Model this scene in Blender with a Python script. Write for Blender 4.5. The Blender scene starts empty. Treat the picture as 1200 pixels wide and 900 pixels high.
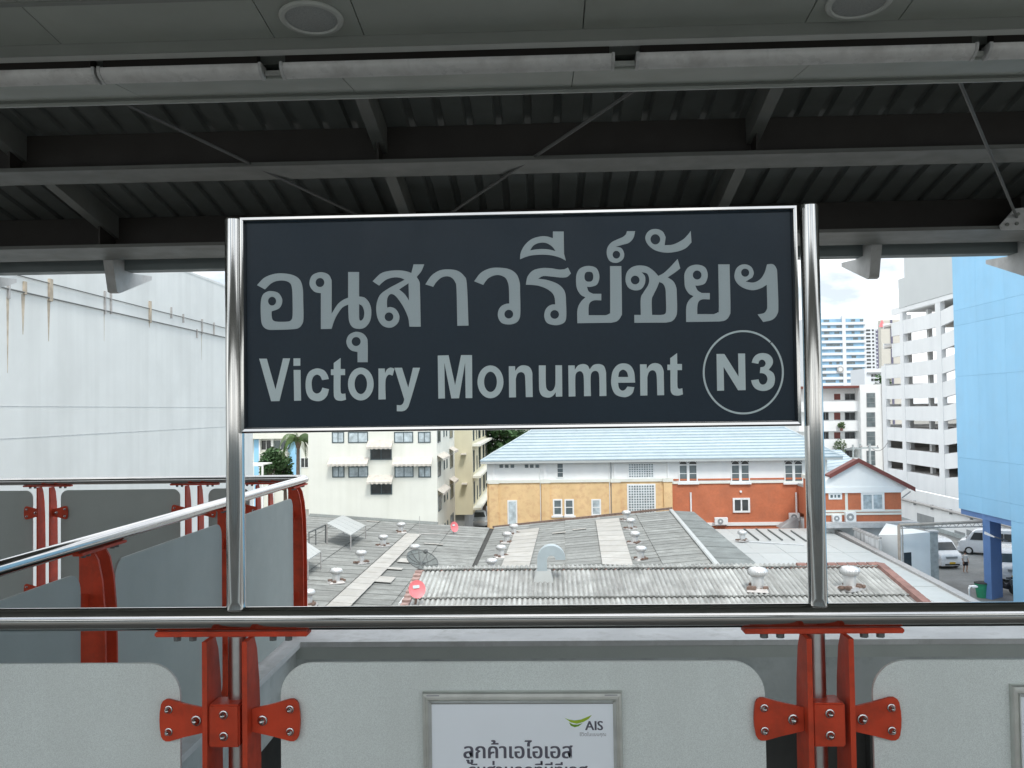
import bpy, bmesh, math, random
from mathutils import Vector, Matrix
from mathutils.geometry import tessellate_polygon
random.seed(7)
R = math.radians
SC = bpy.context.scene
COL = SC.collection

# ------------------------------------------------------------------ camera
FPX = 1059.3; YAW, PITCH, ROLL = .0351053, .0284684, -.0140977
EYE = Vector((0, 0, 1.65))
_cy, _sy = math.cos(YAW), math.sin(YAW)
FWD = Vector((-_sy*math.cos(PITCH), _cy*math.cos(PITCH), math.sin(PITCH)))
_r0 = Vector((_cy, _sy, 0)); _u0 = _r0.cross(FWD)
RGT = _r0*math.cos(ROLL)+_u0*math.sin(ROLL)
UPV = -_r0*math.sin(ROLL)+_u0*math.cos(ROLL)
cam_d = bpy.data.cameras.new('camera'); cam = bpy.data.objects.new('camera', cam_d); COL.objects.link(cam)
cam_d.sensor_width = 36; cam_d.lens = FPX/1200*36; cam_d.clip_start = .05; cam_d.clip_end = 5000
m = Matrix((RGT, UPV, -FWD)).transposed().to_4x4(); m.translation = EYE
cam.matrix_world = m
SC.camera = cam

def ray(px, py):                       # direction of a picture point, used to read true positions off the photograph
    return RGT*(px-600)-UPV*(py-450)+FWD*FPX
def aY(px, py, Y):
    d = ray(px, py); return EYE+d*(Y/d.y)
def aZ(px, py, z):
    d = ray(px, py); return EYE+d*((z-EYE.z)/d.z)
def aX(px, py, X):
    d = ray(px, py); return EYE+d*(X/d.x)

# ------------------------------------------------------------------ light
EXPOSURE = 1.02
SUN_EL, SUN_AZ = R(55), R(160)          # azimuth clockwise from +Y
W = bpy.data.worlds.new('World'); SC.world = W; W.use_nodes = True
nt = W.node_tree; nt.nodes.clear()
def N(t, **k):
    n = nt.nodes.new(t)
    for a, b in k.items(): setattr(n, a, b)
    return n
out = N('ShaderNodeOutputWorld'); bg = N('ShaderNodeBackground'); bg.inputs[1].default_value = .14
sky = N('ShaderNodeTexSky', sky_type='NISHITA', sun_disc=False, sun_elevation=SUN_EL, sun_rotation=SUN_AZ)
sky.air_density = 1.0; sky.dust_density = 2.0
tc = N('ShaderNodeTexCoord'); mp = N('ShaderNodeMapping'); mp.inputs['Scale'].default_value = (1, 1, 2.6); mp.inputs['Location'].default_value = (11.9, 0, 0)
nz = N('ShaderNodeTexNoise'); nz.inputs['Scale'].default_value = 3.2; nz.inputs['Detail'].default_value = 7; nz.inputs['Roughness'].default_value = .55
rp = N('ShaderNodeValToRGB'); rp.color_ramp.elements[0].position = .36; rp.color_ramp.elements[1].position = .60
nz2 = N('ShaderNodeTexNoise'); nz2.inputs['Scale'].default_value = 6.0; nz2.inputs['Detail'].default_value = 6
cl = N('ShaderNodeMix', data_type='RGBA'); cl.inputs[6].default_value = (2.9, 3.2, 3.5, 1); cl.inputs[7].default_value = (8.2, 8.2, 8.1, 1)
mx = N('ShaderNodeMix', data_type='RGBA')
fl = N('ShaderNodeMath', operation='MULTIPLY_ADD'); fl.inputs[1].default_value = .32; fl.inputs[2].default_value = .68
L = nt.links.new
L(tc.outputs['Generated'], mp.inputs[0]); L(mp.outputs[0], nz.inputs[0]); L(mp.outputs[0], nz2.inputs[0])
L(nz.outputs[0], rp.inputs[0]); L(rp.outputs[0], fl.inputs[0]); L(fl.outputs[0], mx.inputs[0]); rp2 = N('ShaderNodeMapRange'); rp2.inputs[1].default_value = .38; rp2.inputs[2].default_value = .60; L(nz2.outputs[0], rp2.inputs[0]); L(rp2.outputs[0], cl.inputs[0])
L(sky.outputs[0], mx.inputs[6]); L(cl.outputs[2], mx.inputs[7]); L(mx.outputs[2], bg.inputs[0]); L(bg.outputs[0], out.inputs[0])
sd = bpy.data.lights.new('sun', 'SUN'); so = bpy.data.objects.new('sun', sd); COL.objects.link(so)
sd.energy = 1.1; sd.angle = R(12); sd.color = (1, .965, .91)
sun_dir = Vector((math.sin(SUN_AZ)*math.cos(SUN_EL), math.cos(SUN_AZ)*math.cos(SUN_EL), math.sin(SUN_EL)))
so.rotation_euler = (-sun_dir).to_track_quat('-Z', 'Y').to_euler(); so.location = (0, -20, 40)
SC.view_settings.view_transform = 'Standard'; SC.view_settings.look = 'None'; SC.view_settings.exposure = EXPOSURE; SC.view_settings.gamma = 1
SC.cycles.max_bounces = 10; SC.cycles.diffuse_bounces = 6; SC.cycles.glossy_bounces = 4
SC.cycles.use_denoising = True

# ------------------------------------------------------------------ materials
MATS = {}
def mat(name, col, rough=.6, metal=0., var=.08, scale=3., bump=0., bscale=40., dirt=None, dscale=2., damt=.4,
        streak=None, samt=.4, sscale=4., rnd=0., spec=.5, coat=0., fine=0., fscale=250., sdir=(1, 1, .035)):
    """procedural principled material: colour noise, optional dirt patches, vertical streaks, per-object tint, bump"""
    if name in MATS: return MATS[name]
    M = bpy.data.materials.new(name); M.use_nodes = True; t = M.node_tree; b = t.nodes['Principled BSDF']
    def n(k, **kw):
        q = t.nodes.new(k)
        for a, v in kw.items(): setattr(q, a, v)
        return q
    ln = t.links.new
    co = n('ShaderNodeTexCoord').outputs['Object']
    def noise(sc, det=4, vec=co, ro=.55):
        q = n('ShaderNodeTexNoise'); q.inputs['Scale'].default_value = sc; q.inputs['Detail'].default_value = det; q.inputs['Roughness'].default_value = ro
        ln(vec, q.inputs['Vector']); return q.outputs[0]
    def mr(v, lo, hi, a, c):
        q = n('ShaderNodeMapRange'); ln(v, q.inputs[0])
        for i, x in enumerate((lo, hi, a, c)): q.inputs[i+1].default_value = x
        return q.outputs[0]
    def mul(c, f):
        q = n('ShaderNodeVectorMath', operation='SCALE')
        ln(c, q.inputs[0]); ln(f, q.inputs['Scale']); return q.outputs[0]
    rgb = n('ShaderNodeRGB'); rgb.outputs[0].default_value = (*col, 1); c = rgb.outputs[0]
    if var: c = mul(c, mr(noise(scale), .3, .7, 1-var, 1+var))
    if fine: c = mul(c, mr(noise(fscale, 2), .3, .7, 1-fine, 1+fine))
    if rnd:
        oi = n('ShaderNodeObjectInfo'); c = mul(c, mr(oi.outputs['Random'], 0, 1, 1-rnd, 1+rnd))
    def mix(c, dc, f):
        q = n('ShaderNodeMix', data_type='RGBA'); ln(f, q.inputs[0]); ln(c, q.inputs[6]); q.inputs[7].default_value = (*dc, 1); return q.outputs[2]
    if dirt: c = mix(c, dirt, mr(noise(dscale, 8, ro=.65), .48, .68, 0, damt))
    if streak:
        mpn = n('ShaderNodeMapping'); mpn.inputs['Scale'].default_value = sdir; ln(co, mpn.inputs[0])
        c = mix(c, streak, mr(noise(sscale, 6, mpn.outputs[0]), .45, .72, 0, samt))
    ln(c, b.inputs['Base Color'])
    b.inputs['Roughness'].default_value = rough; b.inputs['Metallic'].default_value = metal
    b.inputs['Specular IOR Level'].default_value = spec
    if coat: b.inputs['Coat Weight'].default_value = coat
    if var and not metal:
        ln(mr(noise(scale*2.3), .3, .7, max(.02, rough-.07), min(1, rough+.07)), b.inputs['Roughness'])
    if bump:
        bn = n('ShaderNodeBump'); bn.inputs['Strength'].default_value = bump; bn.inputs['Distance'].default_value = .02
        ln(noise(bscale, 5), bn.inputs['Height']); ln(bn.outputs[0], b.inputs['Normal'])
    MATS[name] = M; return M

M_ = dict(
 steel=mat('brushed_steel', (.50, .50, .49), .085, 1., var=.05, scale=9),
 steel2=mat('satin_steel', (.55, .56, .56), .3, 1., var=.08, scale=30),
 bolt=mat('bolt_steel', (.5, .5, .5), .25, 1., var=.1, scale=60),
 red=mat('red_oxide_paint', (.54, .058, .022), .5, 0, var=.16, scale=9, dirt=(.24, .04, .02), dscale=14, damt=.5, streak=(.30, .07, .04), samt=.25, sscale=30, bump=.03, bscale=300, spec=.28),
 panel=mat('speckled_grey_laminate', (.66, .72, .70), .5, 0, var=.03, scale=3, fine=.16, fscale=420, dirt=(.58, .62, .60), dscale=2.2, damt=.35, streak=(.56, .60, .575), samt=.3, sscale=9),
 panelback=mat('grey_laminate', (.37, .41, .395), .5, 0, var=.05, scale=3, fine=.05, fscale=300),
 navy=mat('navy_sign_face', (.009, .024, .040), .35, 0, var=.10, scale=2.5, fine=.05, fscale=90, spec=.32),
 letter=mat('grey_vinyl', (.42, .50, .525), .5, 0, var=.02, fine=.03, fscale=300),
 letter2=mat('light_grey_vinyl', (.55, .65, .665), .5, 0, var=.02, fine=.03, fscale=300),
 soffit=mat('grey_ceiling_panel', (.33, .35, .315), .55, 0, var=.06, scale=2.5, dirt=(.27, .27, .22), dscale=3, damt=.3, rnd=.05),
 trim=mat('dark_trim', (.20, .21, .19), .5, 0, var=.1),
 trim2=mat('grey_trim', (.42, .43, .40), .45, 0, var=.1),
 lens=mat('frosted_lens', (.66, .65, .63), .3, 0, var=.10, scale=5, streak=None, dirt=(.42, .40, .38), dscale=6, damt=.6),
 speaker=mat('speaker_mesh', (.30, .31, .30), .7, 0, var=.1, fine=.3, fscale=500),
 deck=mat('roof_deck_metal', (.145, .155, .145), .5, .0, var=.14, scale=2, dirt=(.085, .085, .075), dscale=3, damt=.4),
 beam=mat('grey_painted_steel', (.145, .15, .138), .5, 0, var=.08, scale=3, dirt=(.13, .125, .105), dscale=4, damt=.35),
 web=mat('brown_grey_steel', (.030, .025, .021), .6, 0, var=.1, scale=3),
 gutter=mat('eave_gutter', (.20, .235, .235), .5, 0, var=.08),
 bracket=mat('pale_grey_paint', (.52, .52, .51), .5, 0, var=.08, scale=8, dirt=(.3, .28, .25), dscale=9, damt=.4),
 rod=mat('galvanised_rod', (.11, .11, .105), .5, .2, var=.1),
 conc=mat('grey_concrete', (.40, .445, .45), .8, 0, var=.12, scale=2, dirt=(.16, .18, .175), dscale=3, damt=.5, bump=.1),
 cap=mat('pale_concrete_cap', (.52, .54, .55), .75, 0, var=.15, scale=2.5, dirt=(.30, .31, .30), dscale=5, damt=.6, bump=.1),
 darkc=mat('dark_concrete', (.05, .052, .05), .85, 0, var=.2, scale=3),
 floor=mat('platform_paving', (.20, .20, .19), .7, 0, var=.1, scale=4),
 alu=mat('aluminium_frame', (.62, .64, .61), .35, .8, var=.08, scale=20),
 paper=mat('poster_paper', (.83, .89, .94), .35, 0, var=.02, scale=3),
 ink=mat('poster_ink', (.10, .10, .13), .5, 0, var=0),
 ink2=mat('poster_grey_ink', (.30, .31, .33), .5, 0, var=0),
 lime=mat('lime_ink', (.33, .50, .02), .5, 0, var=.2, scale=20),
 lime2=mat('deep_lime_ink', (.16, .34, .02), .5, 0, var=.2, scale=20),
 wallw=mat('streaked_white_wall', (.66, .685, .675), .8, 0, var=.05, scale=.5, streak=(.53, .55, .535), samt=.45, sscale=1.6, dirt=(.55, .575, .565), dscale=.4, damt=.4, bump=.05, bscale=20),
 rust=mat('rust_stain', (.45, .39, .31), .9, 0, var=.3, scale=3),
 wire=mat('dark_cable', (.12, .13, .13), .7, 0, var=0),
 cream=mat('cream_render', (.72, .735, .675), .85, 0, var=.04, scale=.6, streak=(.58, .59, .52), samt=.35, sscale=1.5),
 cream2=mat('yellow_cream_render', (.66, .63, .47), .85, 0, var=.05, scale=.6, streak=(.6, .56, .42), samt=.4, sscale=1.5),
 awn=mat('striped_awning', (.60, .57, .515), .8, 0, var=.12, scale=4, rnd=.05),
 frame=mat('dark_window_frame', (.07, .10, .11), .4, 0, var=.1),
 wframe=mat('white_window_frame', (.78, .80, .80), .5, 0, var=.05),
 glass=mat('grey_window_glass', (.13, .165, .175), .1, 0, var=.35, scale=1.1, spec=.8),
 curtain=mat('curtained_glass', (.42, .49, .52), .25, 0, var=.35, scale=2.2, spec=.7, rnd=.15),
 dark=mat('dark_window_glass', (.035, .04, .042), .12, 0, var=.4, scale=1.5, spec=.7),
 yellow=mat('ochre_render', (.74, .53, .285), .85, 0, var=.07, scale=.8, dirt=(.55, .31, .18), dscale=2.2, damt=.6, streak=(.55, .36, .16), samt=.3, sscale=1.2),
 orange=mat('brick_orange', (.50, .16, .078), .85, 0, var=.12, scale=.8, dirt=(.40, .15, .085), dscale=1.2, damt=.45, fine=.06, fscale=6),
 white=mat('white_render', (.80, .82, .815), .8, 0, var=.04, scale=.8, streak=(.70, .74, .76), samt=.4, sscale=1.2),
 whited=mat('dirty_white_render', (.62, .64, .65), .85, 0, var=.08, scale=.8, streak=(.20, .21, .20), samt=.8, sscale=2.2),
 blueroof=mat('pale_blue_tiles', (.40, .475, .515), .5, 0, var=.08, scale=1.2, rnd=.06),
 asb=mat('weathered_fibre_cement', (.26, .272, .262), .9, 0, var=.16, scale=1.4, streak=(.17, .175, .17), samt=.35, sscale=2.2, sdir=(.05, 1, 1), dirt=(.17, .175, .165), dscale=1.3, damt=.75, rnd=.15, fine=.10, fscale=16),
 asbl=mat('pale_fibre_cement', (.43, .445, .43), .9, 0, var=.14, scale=1.4, streak=(.20, .20, .19), samt=.6, sscale=5, sdir=(1, .07, 1), dirt=(.20, .21, .20), dscale=1.1, damt=.8, rnd=.15, fine=.12, fscale=16),
 asbd=mat('dark_fibre_cement', (.20, .22, .215), .9, 0, var=.16, scale=1.2, dirt=(.15, .16, .155), dscale=1.1, damt=.7, rnd=.08, fine=.10, fscale=12),
 trans=mat('translucent_sheet', (.42, .415, .39), .7, 0, var=.10, scale=1, dirt=(.33, .31, .27), dscale=1.5, damt=.5, rnd=.06),
 wroof=mat('white_metal_roof', (.43, .455, .45), .55, 0, var=.07, scale=.7, dirt=(.34, .355, .345), dscale=.7, damt=.5, rnd=.05),
 galv=mat('galvanised_metal', (.66, .67, .67), .38, .55, var=.08, scale=8, rnd=.05),
 galvd=mat('dull_galvanised', (.42, .41, .40), .55, .4, var=.15, scale=8),
 rustm=mat('rusty_metal', (.18, .125, .10), .85, 0, var=.35, scale=7),
 duct=mat('blue_grey_duct', (.40, .47, .50), .45, .3, var=.06),
 mesh=mat('dark_mesh', (.17, .19, .185), .6, .2, var=.1, fine=.3, fscale=40),
 pink=mat('faded_red_dish', (.85, .22, .24), .5, 0, var=.06, scale=4),
 brick=mat('old_brick', (.36, .25, .225), .9, 0, var=.3, scale=5),
 redtile=mat('red_ridge_tile', (.23, .125, .105), .8, 0, var=.25, scale=3, rnd=.12),
 maroon=mat('maroon_fascia', (.17, .05, .04), .6, 0, var=.12),
 blue=mat('sky_blue_cladding', (.30, .60, .85), .6, 0, var=.03, scale=.4, rnd=.03, dirt=(.30, .56, .78), dscale=.5, damt=.5, streak=(.22, .48, .72), samt=.25, sscale=.8),
 tileshade=mat('blue_tile_shade', (.33, .42, .465), .6, 0, var=.1),
 asbt=mat('dark_trough', (.27, .275, .265), .9, 0, var=.3, scale=1.6, rnd=.1),
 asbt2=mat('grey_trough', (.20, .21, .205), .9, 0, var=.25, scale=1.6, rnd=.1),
 blued=mat('blue_pillar_paint', (.13, .245, .50), .6, 0, var=.06, scale=.8),
 asphalt=mat('asphalt', (.22, .225, .22), .9, 0, var=.18, scale=.5, dirt=(.12, .12, .12), dscale=.35, damt=.5, fine=.1, fscale=8),
 ground=mat('city_ground', (.22, .22, .20), .95, 0, var=.2, scale=.05),
 park=mat('white_painted_concrete', (.84, .865, .875), .8, 0, var=.04, scale=.3, streak=(.64, .67, .69), samt=.3, sscale=.6),
 pgrey=mat('light_grey_cladding', (.60, .635, .64), .7, 0, var=.03, scale=.2),
 inner=mat('car_park_interior', (.56, .54, .52), .9, 0, var=.2, scale=.3),
 shutter=mat('grey_shutter', (.28, .30, .31), .6, 0, var=.1, scale=1),
 towerb=mat('tower_blue_glass', (.22, .40, .56), .25, 0, var=.25, scale=.15, spec=.7),
 towerw=mat('tower_white', (.66, .70, .74), .8, 0, var=.04, scale=.1),
 beige=mat('beige_tower', (.55, .54, .49), .8, 0, var=.04, scale=.1),
 violet=mat('slate_panel', (.13, .13, .20), .5, 0, var=.1),
 leaf=mat('dark_green_leaves', (.045, .105, .035), .6, 0, var=.45, scale=1.2, rnd=.1),
 leaf2=mat('mid_green_leaves', (.075, .13, .045), .6, 0, var=.45, scale=1.5, rnd=.1),
 bark=mat('tree_bark', (.14, .11, .09), .9, 0, var=.2, scale=6),
 vanw=mat('white_van_paint', (.76, .77, .78), .25, 0, var=.02, coat=.5),
 carp=mat('silver_car_paint', (.42, .45, .47), .25, .3, var=.03, coat=.5),
 tyre=mat('tyre_rubber', (.02, .02, .02), .8, 0, var=.1),
 plate=mat('yellow_plate', (.70, .45, .03), .5, 0, var=.05),
 lampg=mat('headlight_glass', (.62, .66, .68), .1, 0, var=.1, spec=.8),
 redl=mat('red_tail_paint', (.50, .03, .03), .4, 0, var=.1),
 green=mat('green_plastic', (.03, .28, .15), .5, 0, var=.1),
 skin=mat('skin', (.42, .24, .16), .6, 0, var=.05),
 cloth=mat('white_cotton', (.72, .71, .68), .9, 0, var=.06, scale=20),
 shorts=mat('dark_cloth', (.03, .03, .035), .9, 0, var=.1),
 hair=mat('black_hair', (.015, .012, .01), .6, 0, var=.1),
 pipe=mat('buff_painted_pipe', (.40, .35, .30), .6, 0, var=.15, scale=3),
)

# ------------------------------------------------------------------ object helpers
def tag(o, label=None, cat=None, group=None, kind=None):
    for k, v in (('label', label), ('category', cat), ('group', group), ('kind', kind)):
        if v: o[k] = v
    return o
def thing(name, loc, label, cat, group=None, kind=None, rz=0):
    o = bpy.data.objects.new(name, None); COL.objects.link(o); o.location = loc; o.rotation_euler = (0, 0, rz); o.empty_display_size = .1
    return tag(o, label, cat, group, kind)
def origin(o):
    v = Vector((0, 0, 0))
    while o: v += o.location; o = o.parent
    return v
def obj(name, me, parent=None):
    o = bpy.data.objects.new(name, me); COL.objects.link(o)
    if parent: o.parent = parent
    return o
def copy_tree(o, parent=None):
    c = o.copy(); COL.objects.link(c)
    if parent: c.parent = parent
    for ch in list(o.children): copy_tree(ch, c)
    return c
class MB:
    """collects shapes; build() links them as one mesh object"""
    def __init__(s, T=None): s.v = []; s.f = []; s.T = T
    def add(s, vs, fs):
        n = len(s.v)
        s.v += [(s.T @ Vector(v)) if s.T else Vector(v) for v in vs]
        s.f += [tuple(i+n for i in f) for f in fs]; return s
    def hexa(s, p):                                   # 8 corners: bottom 4, top 4
        return s.add(p, [(3, 2, 1, 0), (4, 5, 6, 7), (0, 1, 5, 4), (1, 2, 6, 5), (2, 3, 7, 6), (3, 0, 4, 7)])
    def box(s, x0, x1, y0, y1, z0, z1):
        return s.hexa([(x0, y0, z0), (x1, y0, z0), (x1, y1, z0), (x0, y1, z0), (x0, y0, z1), (x1, y0, z1), (x1, y1, z1), (x0, y1, z1)])
    def bbox(s, x0, x1, y0, y1, z0, z1, b=.005):      # box with chamfered edges
        bm = bmesh.new(); bmesh.ops.create_cube(bm, size=1)
        for v in bm.verts: v.co = Vector(((x0+x1)/2+v.co.x*(x1-x0), (y0+y1)/2+v.co.y*(y1-y0), (z0+z1)/2+v.co.z*(z1-z0)))
        bmesh.ops.bevel(bm, geom=bm.edges[:], offset=b, segments=2, affect='EDGES')
        bm.verts.index_update(); s.add([v.co.copy() for v in bm.verts], [[v.index for v in f.verts] for f in bm.faces]); bm.free(); return s
    def tube(s, p, q, r, r2=None, n=12, caps=True):
        p, q = Vector(p), Vector(q); d = (q-p).normalized(); a = d.orthogonal().normalized(); b = d.cross(a); r2 = r if r2 is None else r2
        vs = []
        for c, rr in ((p, r), (q, r2)):
            vs += [c+(a*math.cos(2*math.pi*i/n)+b*math.sin(2*math.pi*i/n))*rr for i in range(n)]
        fs = [(i, (i+1) % n, n+(i+1) % n, n+i) for i in range(n)]
        if caps: fs += [tuple(range(n-1, -1, -1)), tuple(range(n, 2*n))]
        return s.add(vs, fs)
    def path(s, pts, r, n=8, close=False):
        for a, b in zip(pts, pts[1:]): s.tube(a, b, r, n=n)
        return s
    def sweep(s, pts, rad, n=10):                     # smooth tube along a polyline
        pts = [Vector(p) for p in pts]; vs = []; fs = []
        up = Vector((0, 0, 1))
        for i, p in enumerate(pts):
            d = (pts[min(i+1, len(pts)-1)]-pts[max(i-1, 0)]).normalized()
            a = d.cross(up); a = a.normalized() if a.length > 1e-4 else d.orthogonal().normalized(); b = d.cross(a)
            r = rad[i] if isinstance(rad, (list, tuple)) else rad
            vs += [p+(a*math.cos(2*math.pi*k/n)+b*math.sin(2*math.pi*k/n))*r for k in range(n)]
        for i in range(len(pts)-1):
            fs += [(i*n+k, i*n+(k+1) % n, (i+1)*n+(k+1) % n, (i+1)*n+k) for k in range(n)]
        fs += [tuple(range(n-1, -1, -1)), tuple(range(len(vs)-n, len(vs)))]
        return s.add(vs, fs)
    def lathe(s, prof, c=(0, 0, 0), n=16):            # (radius, z) profile
        c = Vector(c); vs = []; fs = []
        for r, z in prof: vs += [c+Vector((r*math.cos(2*math.pi*i/n), r*math.sin(2*math.pi*i/n), z)) for i in range(n)]
        for k in range(len(prof)-1):
            fs += [(k*n+i, k*n+(i+1) % n, (k+1)*n+(i+1) % n, (k+1)*n+i) for i in range(n)]
        fs += [tuple(range(n-1, -1, -1)), tuple(range((len(prof)-1)*n, len(prof)*n))]
        return s.add(vs, fs)
    def prism(s, loops, fn, t):
        """2-D loops (first outer, then holes) filled and given thickness; fn(u, v, d) -> point, d from 0 to t"""
        tri = tessellate_polygon([[Vector((x, y, 0)) for x, y in l] for l in loops])
        flat = [p for l in loops for p in l]; n = len(flat)
        vs = [fn(x, y, 0) for x, y in flat]+[fn(x, y, t) for x, y in flat]
        fs = [tuple(f) for f in tri]+[tuple(i+n for i in reversed(f)) for f in tri]
        o = 0
        for l in loops:
            k = len(l); fs += [(o+i, o+(i+1) % k, n+o+(i+1) % k, n+o+i) for i in range(k)]; o += k
        return s.add(vs, fs)
    def build(s, name, material, parent=None, smooth=False, kind=None, local=False):
        me = bpy.data.meshes.new(name); o0 = Vector((0, 0, 0)) if local else origin(parent) if parent else Vector((0, 0, 0))
        me.from_pydata([v-o0 for v in s.v], [], s.f); me.materials.append(material)
        bm = bmesh.new(); bm.from_mesh(me); bmesh.ops.recalc_face_normals(bm, faces=bm.faces[:])
        if smooth:
            for f in bm.faces: f.smooth = True
            for e in bm.edges:
                if len(e.link_faces) == 2 and e.calc_face_angle(0) > R(40): e.smooth = False
        bm.to_mesh(me); bm.free()
        o = obj(name, me, parent)
        if kind: o['kind'] = kind
        return o
def struct(name, mb, material): return mb.build(name, material, kind='structure')
def rot_z(a, t=(0, 0, 0)): return Matrix.Translation(Vector(t)) @ Matrix.Rotation(a, 4, 'Z')

# ================================================================== SETTING
GZ = -10.4
struct('ground', MB().box(-600, 900, -300, 1600, GZ-1, GZ), M_['ground'])
struct('parking_lot', MB().box(22.5, 80, 44, 140, GZ, GZ+.004), M_['asphalt'])
struct('lane', MB().box(-8, -3.6, 66, 140, GZ, GZ+.004), M_['asphalt'])
struct('platform', MB().box(-14, 14, -1.6, 2.62, -.45, 0), M_['floor'])
struct('walkway', MB().box(-14, -2.16, 2.62, 7.9, -.45, 0), M_['floor'])
struct('track_bed', MB().box(-40, 40, -9.5, -1.6, -1.6, -1.1), M_['conc'])  # unseen slab, added to even out light from the ground

struct('opposite_platform', MB().box(-40, 40, -14, -9.5, -1.6, 0), M_['floor'])  # unseen, added with its canopy to block part of the sky
oc_ = thing('unseen_opposite_canopy', (0, -11, 0), 'unseen canopy on columns over the opposite platform, added to block sky', 'canopy')  # out of view, added to cut sky light under the near canopy
MB().hexa([(-40, -15, 3.3), (40, -15, 3.3), (40, -10.8, 4.2), (-40, -10.8, 4.2), (-40, -15, 3.5), (40, -15, 3.5), (40, -10.8, 4.4), (-40, -10.8, 4.4)]).build('roof', M_['beam'], oc_)
for x in range(-36, 40, 8): MB().box(x, x+.35, -12, -11.65, 0, 3.75).build('column', M_['beam'], oc_)
MB().box(-40, 40, -14, -13.9, 0, 1.75).build('wall', M_['conc'], oc_)  # unseen wall, its height leaves a sky band for the steel to reflect
# ------------------------------------------------------------------ void below the railing: kerb walls round it
kw = thing('kerb_wall', (0, 6.89, -.6), 'grey concrete kerb wall with pale cap around the void beyond the railing', 'wall')
MB().box(-2.35, 12, 6.93, 7.55, -.62, -.14).box(-2.35, -1.93, 2.63, 6.929, -.62, -.14).build('kerb', M_['conc'], kw)
c = MB().box(-1.884, 12, 6.89, 7.62, -.14, -.10); c.box(-2.42, -1.885, 2.63, 7.62, -.14, -.102)
c.build('cap', M_['cap'], kw)
MB().box(-1.929, 12, 6.925, 6.96, -.24, -.1405).build('drip_strip', M_['panelback'], kw)
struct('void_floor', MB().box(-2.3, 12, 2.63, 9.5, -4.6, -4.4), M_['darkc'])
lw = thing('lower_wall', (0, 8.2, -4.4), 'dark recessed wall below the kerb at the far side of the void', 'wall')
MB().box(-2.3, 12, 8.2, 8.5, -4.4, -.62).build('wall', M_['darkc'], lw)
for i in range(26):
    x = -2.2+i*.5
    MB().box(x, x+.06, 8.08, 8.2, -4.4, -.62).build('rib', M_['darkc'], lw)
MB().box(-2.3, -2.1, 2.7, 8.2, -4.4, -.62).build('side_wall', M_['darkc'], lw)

# ================================================================== RAILINGS
RZ = 1.104; RR = .0305
def rounded(x0, x1, z0, z1, r, n=8):
    pts = []
    for cx, cz, a0 in ((x1-r, z1-r, 0), (x0+r, z1-r, 90), (x0+r, z0+r, 180), (x1-r, z0+r, 270)):
        pts += [(cx+r*math.cos(R(a0+90*i/n)), cz+r*math.sin(R(a0+90*i/n))) for i in range(n+1)]
    return pts
def bolt(T, x, y, z, r=.0105, back=False):            # washer and dome nut facing the platform (-y)
    mb = MB(T); d = 1 if back else -1
    prof = [(r*1.0, 0), (r*1.0, .004), (r*.8, .005), (r*.78, .010), (r*.62, .0135), (r*.5, .0165), (r*.25, .0195), (.0005, .0205)]
    rot = Matrix.Rotation(R(90)*(1 if d < 0 else -1), 4, 'X')
    mb.T = T @ Matrix.Translation((x, y, z)) @ rot
    return mb.lathe(prof, n=12)
def bracket(parent, T, post=False, detail=True, zb=0.):
    """twin-blade rail bracket; local x along the rail, y outward, z up"""
    pl = MB(T).bbox(-.205, .205, -.020, .024, RZ-RR-.014, RZ-RR-.001, .003).build('bracket', M_['red'], parent)
    for s in (-1, 1):
        prof = [(-.066, zb), (.048, zb), (.052, .2), (.050, .62), (.046, .80), (.036, .93), (.018, 1.02), (-.004, 1.0583), (-.066, 1.0583)]
        x0 = s*.0525
        MB(T).prism([prof], lambda a, b, d: (x0-.0065+d, a, b), .013).build('blade', M_['red'], pl)
        for zc in (.845, .20):
            e = [(.012, -.030), (.07, -.043), (.112, -.0545), (.122, -.0545), (.130, -.050), (.1345, -.042), (.138, -.02), (.139, 0), (.138, .02), (.1345, .042), (.130, .050), (.122, .0545), (.112, .0545), (.07, .043), (.012, .030)]
            if s < 0: e = [(-a, b) for a, b in reversed(e)]
            ear = MB(T).prism([[(s*.048+a, zc+b) for a, b in e]], lambda a, b, d: (a, -.030+d, b), .008)
            ear.build('clamp_ear', M_['red'], pl)
            if detail:
                for bx, bz, r in ((.040, 0, .0135), (.113, .029, .0105), (.113, -.029, .0105)):
                    bolt(T, s*(.048+bx), -.030, zc+bz, r).build('bolt', M_['bolt'], pl, True)
    if post:
        MB(T).bbox(-.0455, .036, -.060, .012, .785, .895, .004).build('clamp_block', M_['red'], pl)
        for bz in (.87, .815): bolt(T, -.004, -.060, bz, .0115).build('bolt', M_['bolt'], pl, True)
    if detail:
        for bx in (-.15, -.108, .108, .15):
            MB(T).tube((bx, 0, RZ-RR-.0141), (bx, 0, RZ-RR-.0275), .0105, n=6).build('bolt', M_['wire'], pl)
    return pl
def rpanel(parent, T, x0, x1, z0=.08, z1=.99, material=None, r=.085):
    return MB(T).prism([rounded(x0, x1, z0, z1, r)], lambda a, b, d: (a, -.016+d, b), .010).build('panel', material or M_['panel'], parent)

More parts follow.
